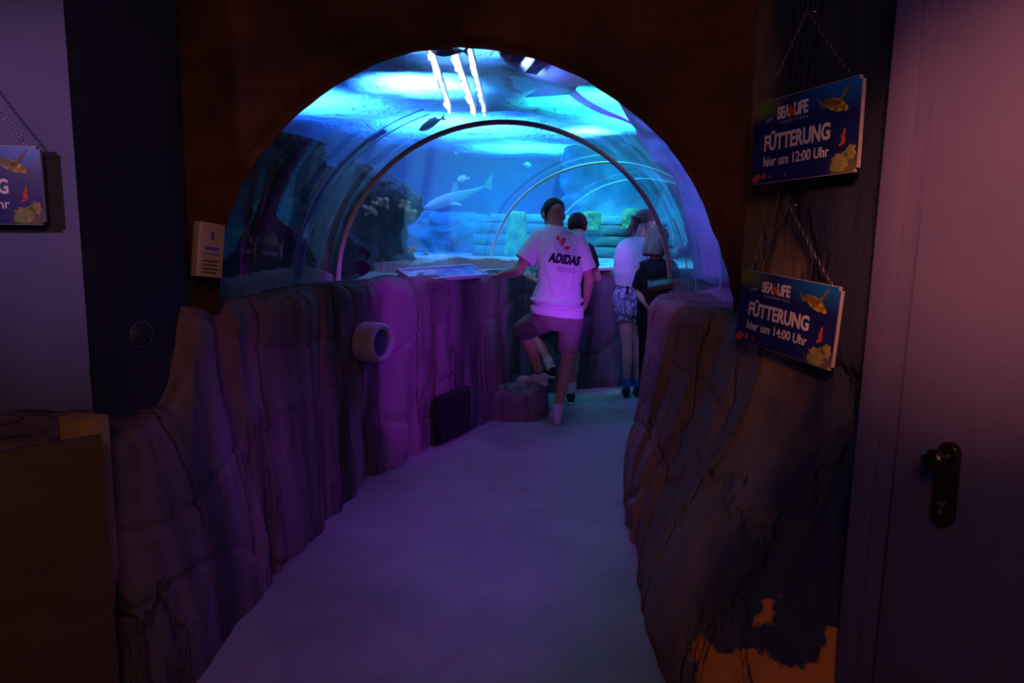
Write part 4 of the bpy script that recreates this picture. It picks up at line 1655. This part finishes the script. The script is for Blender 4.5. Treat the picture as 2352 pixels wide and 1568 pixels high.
m_skin = skin('skin', (.52, .30, .22))
m_skin2 = skin('skin_fair', (.62, .38, .32))
m_tee = fabric('white_cotton', (.74, .74, .77), (.70, .70, .74))
m_tee2 = fabric('white_knit', (.76, .75, .79), (.70, .70, .75))
m_khaki = fabric('khaki_cotton', (.25, .21, .18), (.19, .16, .14))
m_blackc = fabric('black_cotton', (.007, .007, .011), (.012, .012, .018))
m_greyc = fabric('grey_denim', (.10, .12, .18), (.07, .08, .13))
m_hair_d = M('dark_hair', (.010, .008, .008), .6, (.022, .016, .014), 40., (1, 1, .2), bump=.6, bscale=120)
m_hair_r = M('auburn_hair', (.17, .055, .05), .5, (.30, .12, .11), 26., (1, 1, .25), bump=.8, bscale=70)
m_hair_b = M('blond_hair', (.40, .31, .21), .5, (.18, .13, .09), 22., (1, 1, .15), bump=.8, bscale=60)
m_shoe_w = M('white_shoe', (.70, .66, .72), .6, (.60, .56, .62), 25., bump=.3, bscale=90)
m_sole_w = M('white_sole', (.72, .60, .64), .6)
m_shoe_b = M('black_shoe', (.015, .015, .02), .5)
m_sock_w = fabric('white_sock', (.62, .62, .70))
m_sock_b = fabric('blue_sock', (.06, .16, .55))
m_print = M('black_print', (.012, .012, .018), .6)
m_redl = M('red_emblem', (.60, .045, .05), .6)
m_grid = M('grey_blue_print', (.25, .25, .38), .7)
J = at_y

# ---- man in the white printed t-shirt
g0 = V((.33, 5.72, 0))
man = thing('person', 'man in white printed t-shirt with one foot on the stone, hand on the wall', 'person', g0, 'visitors in the tunnel')
hipL, hipR = J(1247, 735, 5.78), J(1310, 738, 5.75)
knR, anR = J(1304, 822, 5.75), J(1281, 938, 5.72)
knL, anL = J(1199, 757, 6.08), J(1243, 866, 5.98)
shL, shR = J(1233, 547, 5.85), J(1330, 552, 5.84)
elL, wrL = J(1190, 622, 5.79), J(1152, 631, 5.92)
elR, wrR = J(1353, 640, 5.84), J(1347, 690, 5.97)
hc = J(1271, 494, 5.92)
hf = V((-.30, .85, -.38))
rv, dv = V((.985, .10, -.10)).normalized(), V((-.1, 1, .05)).normalized()
B = Blob()
g = head_parts(B, hc, hf, V((-.02, .1, 1)), 1.08)
B.cap(g(0, -.035, -.03), .060, J(1279, 532, 5.87), .064)
B.loft([(J(u, v, y), a, b, rv, dv) for u, v, y, a, b in ((1279, 742, 5.75, .160, .115), (1279, 712, 5.74, .165, .115), (1283, 660, 5.76, .150, .10), (1287, 610, 5.79, .165, .108), (1285, 572, 5.82, .175, .095), (1281, 545, 5.84, .145, .08), (1279, 527, 5.87, .07, .06))])
leg_parts(B, hipR, knR, anR)
leg_parts(B, hipL, knL, anL, bk=V((.6, -.5, 0)))
for a in (anR, ):
    B.cap(a, .036, a + V((0, .10, -.05)), .03)
B.cap(anL, .036, anL + V((-.1, .04, -.05)), .03)
for sh, el, wr in ((shL, elL, wrL), (shR, elR, wrR)):
    B.ell(sh, (.054, .054, .054))
    B.cap(sh, .05, el, .040)
    B.cap(el, .041, el.lerp(wr, .3), .042)
    B.cap(el.lerp(wr, .3), .042, wr, .027)
hand_parts(B, wrL, V((-.75, .65, -.10)), V((-.1, 0, -1)), 1, 1., .12)
hand_parts(B, wrR, V((-.1, .5, -.85)), V((-.6, .4, 0)), -1, 1., .4)
put('body', B.mesh(.0065, 3), m_skin, man)
# eyes
for e in (-1, 1):
    bm = bmesh.new()
    bmesh.ops.create_uvsphere(bm, u_segments=12, v_segments=8, radius=.0095, matrix=Matrix.Translation(g(e * .03, .084, .012)))
    put('eye', bm, m_print, man)
# short hair, shaved at the neck
def hair_cap(g, k, cutp, cutn, mat, parent, sx=1., amp=.004, fr=90, fade=None):
    B = Blob()
    f, s, u = g(0, 1, 0) - g(0, 0, 0), g(1, 0, 0) - g(0, 0, 0), g(0, 0, 1) - g(0, 0, 0)
    rot = Matrix((s.normalized(), f.normalized(), u.normalized())).transposed()
    B.ell(g(0, -.010, .030), (.083 * k * sx, .103 * k, .099 * k), rot, 32)
    B.ell(g(0, .03, .085), (.055 * k, .06 * k, .035 * k), rot, 20)
    me = B.mesh(.006, 2)
    displace(me, lambda p, n: amp * noise.noise(p * fr))
    return put('hair', cut(me, cutp, cutn), mat, parent)


hair_cap(g, 1.08, g(0, -.09, .045), (g(.25, -.75, -1.) - g(0, 0, 0)).normalized(), m_hair_d, man)
B = Blob()
rot = Matrix(((g(1, 0, 0) - g(0, 0, 0)).normalized(), (g(0, 1, 0) - g(0, 0, 0)).normalized(), (g(0, 0, 1) - g(0, 0, 0)).normalized())).transposed()
for e in (-1, 1):
    B.ell(g(e * .064, .02, .03), (.020, .055, .055), rot, 18)
    me = B.mesh(.006, 2)
    displace(me, lambda p, n: .003 * noise.noise(p * 90))
    put('hair', me, m_hair_d, man)
    B = Blob()

# shorts
B = Blob()
B.loft([(J(u, v, y), a, b, rv, dv) for u, v, y, a, b in ((1279, 755, 5.76, .160, .125), (1279, 735, 5.75, .183, .14), (1279, 712, 5.75, .185, .138), (1280, 697, 5.75, .165, .12))])
B.cap(hipR + V((0, 0, .02)), .108, hipR.lerp(knR, .86) + V((-.005, 0, 0)), .080, True, False, 24)
B.cap(hipL + V((0, 0, .0)), .110, hipL.lerp(knL, .97) + V((.0, 0, -.01)), .092, True, False, 24)
me = B.mesh(.008, 3)
displace(me, wrinkle(.007, 3., 6., 22.))
put('shorts', me, m_khaki, man)

# t-shirt
B = Blob()
B.loft([(J(u, v, y), a, b, rv, dv) for u, v, y, a, b in ((1280, 723, 5.74, .214, .158), (1280, 708, 5.74, .214, .157), (1280, 690, 5.745, .204, .15), (1284, 655, 5.76, .178, .13), (1288, 612, 5.79, .186, .130), (1285, 578, 5.82, .202, .122), (1283, 555, 5.84, .188, .108), (1282, 538, 5.855, .152, .092), (1280, 526, 5.872, .108, .080), (1279, 517, 5.885, .078, .070))], 36)
eL = shL.lerp(elL, .70)
eR = shR.lerp(elR, .78)
B.cap(shL + V((.02, 0, -.005)), .077, eL, .085, True, False, 24)
B.cap(shR + V((-.02, 0, -.005)), .077, eR, .084, True, False, 24)
me = B.mesh(.008, 4, .6)
zf = J(1280, 690, 5.75).z


def tee_folds(p, n):
    w = wrinkle(.009, 8., 5., 11.)(p, n) * (1 - .55 * smooth(1.25, 1.5, p.z))
    t = p.z - zf - .012 * math.sin(p.x * 11 + .6) + .008 * noise.noise(p * 9)
    w += .020 * math.exp(-(t / .015) ** 2) - .019 * math.exp(-((t + .030) / .014) ** 2)
    t2 = p.z - zf + .045 + .02 * math.sin(p.x * 9 + 2)
    w += .006 * math.exp(-(t2 / .012) ** 2)
    # pulls running up from the waist to the shoulder blades
    for x0, sl, am in ((.385, -.10, .013), (.45, .22, .011), (.30, -.3, .008)):
        d = (p.x - x0) - sl * (p.z - 1.15)
        w += am * math.exp(-(d / .014) ** 2) * smooth(1.0, 1.1, p.z) * smooth(1.36, 1.22, p.z) * (1 if n.y < 0 else 0)
    return w


displace(me, tee_folds)
tee = put('t_shirt', me, m_tee, man)
me2 = tee.data.copy()
me2.transform(Matrix.Translation(g0))
TB = bvh_of(me2)


def drape(bm_or_me, at, mat, name, parent, edge=.012, off=.0025, ang=0.):
    """Lay a flat shape (x right, y up) on the back of the shirt."""
    bm = bmesh.new()
    if isinstance(bm_or_me, bpy.types.Mesh):
        bm.from_mesh(bm_or_me)
    else:
        bm = bm_or_me
    for _ in range(4):
        es = [e for e in bm.edges if e.calc_length() > edge]
        if not es:
            break
        bmesh.ops.subdivide_edges(bm, edges=es, cuts=1)
        bmesh.ops.triangulate(bm, faces=[f for f in bm.faces if len(f.verts) > 4])
    c, s = math.cos(ang), math.sin(ang)
    for v in bm.verts:
        x, y, z = v.co
        o = V((at.x + x * c - y * s, at.y - 1., at.z + x * s + y * c))
        hit = TB.ray_cast(o, V((0, 1, 0)))
        if hit[0] is not None:
            v.co = hit[0] + V((0, -off - z, 0))
        else:
            v.co = at
    return put(name, bm, mat, parent)


me = fit(text_mesh('ADIDAS', 1., .0, .062, shear=.25, space=1.06), 0, 0, .262, .078)
drape(me, J(1299, 596, 5.6), m_print, 'lettering', tee, .010, .003, R(-7))
for k_ in range(3):
    drape(flat([[(-.07, 0), (.07, 0), (.07, .004), (-.07, .004)]], 0, .0003), J(1300, 617 + 4 * k_, 5.6), m_grid, 'small_print', tee, .012, .002, R(-7))
# globe of fine lines
bm = bmesh.new()
GR_ = .098
cen = J(1305, 561, 5.6)


def line(pts, w=.0011):
    for a, b in zip(pts, pts[1:]):
        a, b = V((*a, 0)), V((*b, 0))
        d = (b - a).normalized()
        n_ = V((-d.y, d.x, 0)) * w
        bm.faces.new([bm.verts.new(q) for q in (a - n_, b - n_, b + n_, a + n_)])


for i in range(-3, 4):
    h = i / 4
    line([(GR_ * h * math.cos(t), GR_ * math.sin(t)) for t in [PI * (j / 24 - .5) for j in range(25)]])
    y = GR_ * h
    wd = math.sqrt(max(0, GR_ * GR_ - y * y))
    line([(-wd + 2 * wd * j / 20, y - .012 * (1 - (2 * j / 20 - 1) ** 2)) for j in range(21)])
line([(GR_ * math.cos(2 * PI * j / 48), GR_ * math.sin(2 * PI * j / 48)) for j in range(49)], .0012)
drape(bm, cen, m_grid, 'globe_print', tee, .02, .0018, R(-15))


def leaf(cx_, cy_, L_, W_, ang):
    out = []
    for j in range(17):
        t = j / 16
        out.append((L_ * (t - .5), W_ * math.sin(PI * t) ** .8))
    for j in range(15, 0, -1):
        t = j / 16
        out.append((L_ * (t - .5), -W_ * math.sin(PI * t) ** .8))
    return [(cx_ + x * math.cos(ang) - y * math.sin(ang), cy_ + x * math.sin(ang) + y * math.cos(ang)) for x, y in out]


for (u, v, L_, W_, a) in ((1284.5, 548, .056, .013, 105), (1295, 556, .082, .019, 58), (1304, 570.5, .060, .014, 8)):
    drape(flat([leaf(0, 0, L_, W_, R(a))], 0, .0003), J(u, v, 5.6), m_redl, 'red_leaf_emblem', tee, .012, .003)
for k_ in range(2):
    drape(flat([[(-.058, k_ * .012), (.058, k_ * .012), (.058, k_ * .012 + .005), (-.058, k_ * .012 + .005)]], 0, .0003), J(1290, 568, 5.6), m_tee, 'white_stripe', tee, .012, .0036, R(-52))
bpy.data.meshes.remove(me2)
# shoes and socks
zs = .262
shoe(man, (anR.x - .0, anR.y - .065, 0.0), (anR.x - .03, anR.y + .21, 0.0), m_shoe_w, m_sole_w, .285, lace=m_shoe_w)
shoe(man, (anL.x + .055, anL.y - .045, zs), (anL.x - .19, anL.y + .06, zs), m_shoe_w, m_sole_w, .28, lace=m_shoe_w)
for a, b in ((anR, anR.lerp(knR, .10)), (anL, anL.lerp(knL, .10))):
    B = Blob()
    B.cap(a + V((0, 0, -.03)), .044, b, .043, True, False)
    put('sock', B.mesh(.005, 2), m_blackc if a is anL else m_shoe_w, man)

# ---- person half hidden behind the man
g1 = V((.52, 6.4, 0))
p2 = thing('person', 'dark haired person mostly hidden behind the man in white', 'person', g1, 'visitors in the tunnel')
rv2, dv2 = V((1, .05, 0)), V((-.05, 1, 0))
hc2 = J(1326, 521, 6.42)
B = Blob()
g = head_parts(B, hc2, V((.1, .9, -.25)), k=.98)
B.cap(g(0, -.03, -.04), .055, J(1327, 556, 6.38), .058)
B.loft([(J(u, v, y), a, b, rv2, dv2) for u, v, y, a, b in ((1312, 740, 6.36, .15, .11), (1312, 700, 6.36, .15, .11), (1316, 640, 6.38, .14, .10), (1320, 590, 6.38, .15, .10), (1324, 570, 6.38, .13, .085), (1327, 555, 6.38, .065, .06))])
hl, hr = J(1295, 738, 6.38), J(1325, 738, 6.38)
kR2, aR2 = J(1318, 825, 6.42), J(1312, 893, 6.40)
kL2, aL2 = J(1222, 768, 6.48), J(1266, 838, 6.28)
leg_parts(B, hr, kR2, aR2, .92)
leg_parts(B, hl, kL2, aL2, .92, V((.7, -.4, 0)))
sl, sr = J(1290, 574, 6.38), J(1350, 574, 6.38)
eL2, wL2 = J(1258, 655, 6.30), J(1228, 645, 6.42)
eR2, wR2 = J(1372, 640, 6.45), J(1350, 632, 6.66)
for sh, el, wr in ((sl, eL2, wL2), (sr, eR2, wR2)):
    B.cap(sh, .05, el, .038)
    B.cap(el, .039, wr, .026)
hand_parts(B, wL2, V((-.6, .35, .55)), V((-.2, .9, -.3)), -1, .95, .45)
hand_parts(B, wR2, V((-.3, 1, -.1)), V((0, 0, -1)), -1, .95, .2)
B.cap(aR2, .034, aR2 + V((0, .09, -.04)), .028)
B.cap(aL2, .034, aL2 + V((-.05, .08, -.04)), .028)
put('body', B.mesh(.0075, 3), m_skin, p2)
hair_cap(g, 1.0, g(0, -.05, -.045), (g(0, .55, -1.) - g(0, 0, 0)).normalized(), m_hair_d, p2, 1.05, .006, 60)
B = Blob()
B.loft([(J(u, v, y), a, b, rv2, dv2) for u, v, y, a, b in ((1312, 722, 6.36, .17, .13), (1312, 690, 6.36, .165, .125), (1317, 620, 6.38, .16, .115), (1321, 585, 6.38, .165, .11), (1325, 566, 6.38, .14, .09), (1327, 553, 6.38, .068, .064))])
B.cap(sl, .062, sl.lerp(eL2, .6), .064, True, False)
B.cap(sr, .062, sr.lerp(eR2, .6), .064, True, False)
me = B.mesh(.009, 3)
displace(me, wrinkle(.005, 4.))
put('t_shirt', me, m_blackc, p2)
B = Blob()
B.loft([(J(u, v, y), a, b, rv2, dv2) for u, v, y, a, b in ((1311, 756, 6.37, .15, .12), (1311, 735, 6.37, .17, .128), (1312, 705, 6.36, .155, .115))])
B.cap(hr, .098, hr.lerp(kR2, .75), .082, True, False)
B.cap(hl, .098, hl.lerp(kL2, .75), .084, True, False)
me = B.mesh(.009, 3)
displace(me, wrinkle(.005, 6.))
put('shorts', me, m_greyc, p2)
for a, d, z in ((aR2, V((.02, .27, 0)), 0.), (aL2, V((-.12, .24, 0)), .262)):
    h = V((a.x, a.y, z)) - d.normalized() * .06
    shoe(p2, h, h + d, m_shoe_b, m_sock_w, .27, lace=m_sock_w)
    k_ = kR2 if a is aR2 else kL2
    B = Blob()
    B.cap(a + V((0, 0, -.03)), .044, a.lerp(k_, .22), .046, True, False)
    put('sock', B.mesh(.005, 2), m_sock_w, p2)

# ---- woman in white with patterned shorts
g2 = V((1.08, 6.72, 0))
p3 = thing('person', 'woman in white t-shirt and patterned shorts leaning over the far wall', 'person', g2, 'visitors in the tunnel')
rv3, dv3 = V((.97, -.2, -.06)).normalized(), V((.2, .97, 0)).normalized()
hc3 = J(1480, 511, 6.78)
f3 = V((.80, .50, -.35))
B = Blob()
g = head_parts(B, hc3, f3, V((.25, .05, 1)), .98)
B.cap(g(0, -.03, -.04), .050, J(1465, 546, 6.73), .054)
B.loft([(J(u, v, y), a, b, rv3, dv3) for u, v, y, a, b in ((1449, 705, 6.72, .155, .115), (1449, 680, 6.72, .150, .115), (1449, 650, 6.72, .118, .09), (1451, 605, 6.72, .125, .095), (1456, 572, 6.72, .145, .09), (1460, 556, 6.72, .12, .08), (1464, 545, 6.73, .055, .052))])
hl, hr = J(1436, 708, 6.72), J(1463, 710, 6.72)
kL3, aL3 = J(1440, 792, 6.70), J(1439, 880, 6.73)
kR3, aR3 = J(1467, 794, 6.74), J(1466, 884, 6.76)
leg_parts(B, hl, kL3, aL3, .95)
leg_parts(B, hr, kR3, aR3, .95)
sl, sr = J(1428, 572, 6.74), J(1488, 572, 6.70)
eL3, wL3 = J(1426, 640, 6.82), J(1450, 622, 7.0)
eR3, wR3 = J(1502, 630, 6.76), J(1490, 622, 6.98)
for sh, el, wr in ((sl, eL3, wL3), (sr, eR3, wR3)):
    B.cap(sh, .045, el, .034)
    B.cap(el, .035, wr, .023)
hand_parts(B, wL3, V((.5, .85, -.1)), V((0, 0, -1)), 1, .9, .2)
hand_parts(B, wR3, V((.0, 1, -.1)), V((0, 0, -1)), -1, .9, .2)
B.cap(aL3, .032, aL3 + V((0, .09, -.04)), .026)
B.cap(aR3, .032, aR3 + V((0, .09, -.04)), .026)
put('body', B.mesh(.0075, 3), m_skin2, p3)
for e in (-1, 1):
    bm = bmesh.new()
    bmesh.ops.create_uvsphere(bm, u_segments=12, v_segments=8, radius=.0095, matrix=Matrix.Translation(g(e * .03, .083, .012)))
    put('eye', bm, m_print, p3)
hair_cap(g, .98, g(0, -.03, -.005), (g(0, .75, -1.) - g(0, 0, 0)).normalized(), m_hair_r, p3, 1.03, .004, 70)
B = Blob()
b0 = g(0, -.10, .02)
b1 = J(1450, 520, 6.70)
B.ell(b0.lerp(b1, .3), (.045, .045, .045))
for k_ in range(9):
    rn = random.Random(k_ + 40)
    o_ = V((rn.uniform(-.032, .022), rn.uniform(-.03, .03), rn.uniform(-.045, .02)))
    B.cap(b0.lerp(b1, .5) + o_ * .5, .024, b1 + o_ + V((-.01, 0, -.035)), .017)
me = B.mesh(.006, 2)
displace(me, lambda p, n: .005 * noise.noise(V((p.x * 70, p.y * 70, p.z * 18))))
put('ponytail', me, m_hair_r, p3, label='short auburn ponytail')
bm = bmesh.new()
ax = (b1 - b0).normalized()
q = ax.to_track_quat('Z', 'Y').to_matrix()
cc = b0.lerp(b1, .32)
tube(bm, [cc + q @ V((.042 * math.cos(2 * PI * k / 20), .042 * math.sin(2 * PI * k / 20), 0)) for k in range(21)], .007, 8, False)
put('hair_band', bm, m_blackc, p3)
B = Blob()
B.loft([(J(u, v, y), a, b, rv3, dv3) for u, v, y, a, b in ((1448, 659, 6.72, .138, .118), (1448, 650, 6.72, .142, .122), (1447, 630, 6.72, .152, .13), (1448, 600, 6.72, .152, .125), (1453, 572, 6.72, .158, .112), (1459, 556, 6.72, .130, .09), (1464, 544, 6.73, .06, .058))], 32)
B.cap(sl + V((.015, 0, 0)), .064, sl.lerp(eL3, .55), .074, True, False, 22)
B.cap(sr + V((-.015, 0, 0)), .064, sr.lerp(eR3, .55), .072, True, False, 22)
me = B.mesh(.008, 4)
displace(me, wrinkle(.007, 14., 7., 7.))
put('t_shirt', me, m_tee2, p3)
m_pat = M('patterned_cotton', (.52, .53, .62), .8, (.10, .12, .26), 34., (1.6, 1, .7), bump=.2, bscale=40, ramp=(.46, .54))
B = Blob()
B.loft([(J(u, v, y), a, b, rv3, dv3) for u, v, y, a, b in ((1449, 722, 6.72, .16, .13), (1449, 700, 6.72, .176, .138), (1449, 678, 6.72, .165, .13), (1449, 658, 6.72, .125, .1))], 32)
B.cap(hl, .098, hl.lerp(kL3, .34), .090, True, False, 22)
B.cap(hr, .098, hr.lerp(kR3, .34), .090, True, False, 22)
me = B.mesh(.008, 3)
displace(me, wrinkle(.006, 21., 8., 14.))
put('shorts', me, m_pat, p3)
bm = bmesh.new()
for k_, (u0, v0, u1, v1) in enumerate(((1441, 657, 1439, 676),)):
    a, b = J(u0, v0, 6.575), J(u1, v1, 6.565)
    tube(bm, [a, a.lerp(b, .5) + V((.004, 0, 0)), b], .010, 8)
put('belt_end', bm, m_blackc, p3, label='dark hanging tie')
for a in (aL3, aR3):
    h = V((a.x, a.y - .06, 0))
    shoe(p3, h, h + V((.02, .25, 0)), m_shoe_b, m_shoe_b, .255)
    k_ = kL3 if a is aL3 else kR3
    B = Blob()
    B.cap(a + V((0, 0, -.03)), .040, a.lerp(k_, .16), .040, True, False)
    put('sock', B.mesh(.005, 2), m_sock_b, p3)

# ---- person in black with blond hair
g3 = V((1.16, 5.72, 0))
p4 = thing('person', 'person with blond bob and black top, partly behind the right wall', 'person', g3, 'visitors in the tunnel')
rv4, dv4 = V((.96, -.28, 0)).normalized(), V((.28, .96, 0)).normalized()
hc4 = J(1509, 553, 5.76)
f4 = V((.55, .8, -.2))
B = Blob()
g = head_parts(B, hc4, f4, k=.95)
B.cap(g(0, -.03, -.04), .05, J(1508, 597, 5.72), .052)
B.loft([(J(u, v, y), a, b, rv4, dv4) for u, v, y, a, b in ((1508, 770, 5.7, .145, .11), (1508, 740, 5.7, .145, .11), (1508, 690, 5.7, .125, .095), (1508, 640, 5.7, .135, .095), (1508, 613, 5.7, .125, .085), (1508, 598, 5.72, .055, .052))])
hl, hr = J(1492, 765, 5.7), J(1524, 765, 5.7)
for hp in (hl, hr):
    an = V((hp.x, 5.72, .07))
    kn = hp.lerp(an, .5) + V((0, .02, 0))
    leg_parts(B, hp, kn, an, .85)
    B.cap(an, .03, an + V((.02, .09, -.04)), .026)
sl, sr = J(1474, 615, 5.7), J(1545, 612, 5.68)
eL4, wL4 = J(1465, 670, 5.72), J(1476, 690, 5.60)
eR4, wR4 = J(1556, 665, 5.70), J(1550, 640, 5.9)
for sh, el, wr in ((sl, eL4, wL4), (sr, eR4, wR4)):
    B.cap(sh, .042, el, .034)
    B.cap(el, .034, wr, .023)
hand_parts(B, wL4, V((.4, -.6, -.6)), V((.6, 0, .3)), -1, .85, .4)
hand_parts(B, wR4, V((0, 1, 0)), V((0, 0, -1)), -1, .85, .2)
put('body', B.mesh(.0075, 3), m_skin2, p4)
B = Blob()
fr_, s_, u_ = basis(f4)
rot = Matrix((s_, fr_, u_)).transposed()
B.ell(g(0, -.012, .028), (.086, .105, .098), rot, 28)
B.loft([(g(0, -.028, .03), .087, .088, s_, fr_), (g(0, -.035, -.03), .092, .085, s_, fr_), (g(0, -.04, -.085), .096, .08, s_, fr_), (g(0, -.04, -.135), .088, .068, s_, fr_)], 32)
me = B.mesh(.007, 3)
displace(me, lambda p, n: .006 * noise.noise(V((p.x * 55, p.y * 55, p.z * 9))))
put('hair', cut(me, g(0, .045, 0), (g(0, 1., -.5) - g(0, 0, 0)).normalized()), m_hair_b, p4)
B = Blob()
B.loft([(J(u, v, y), a, b, rv4, dv4) for u, v, y, a, b in ((1508, 750, 5.7, .165, .135), (1508, 700, 5.7, .155, .12), (1508, 650, 5.7, .155, .115), (1508, 618, 5.7, .145, .10), (1508, 604, 5.71, .10, .075), (1508, 594, 5.72, .06, .058))], 30)
B.cap(sl + V((.02, 0, 0)), .058, sl.lerp(eL4, .85), .058, True, False, 20)
B.cap(sr + V((-.02, 0, 0)), .058, sr.lerp(eR4, .85), .058, True, False, 20)
me = B.mesh(.009, 3)
displace(me, wrinkle(.005, 31.))
put('top', me, m_blackc, p4)
B = Blob()
B.loft([(J(u, v, y), a, b, rv4, dv4) for u, v, y, a, b in ((1508, 785, 5.7, .14, .115), (1508, 765, 5.7, .155, .12), (1508, 735, 5.7, .145, .11))])
for hp in (hl, hr):
    B.cap(hp, .088, V((hp.x, 5.72, .10)), .055, True, False)
me = B.mesh(.009, 3)
put('trousers', me, m_blackc, p4)
for hp in (hl, hr):
    h = V((hp.x, 5.66, 0))
    shoe(p4, h, h + V((.03, .24, 0)), m_shoe_b, m_shoe_b, .24)
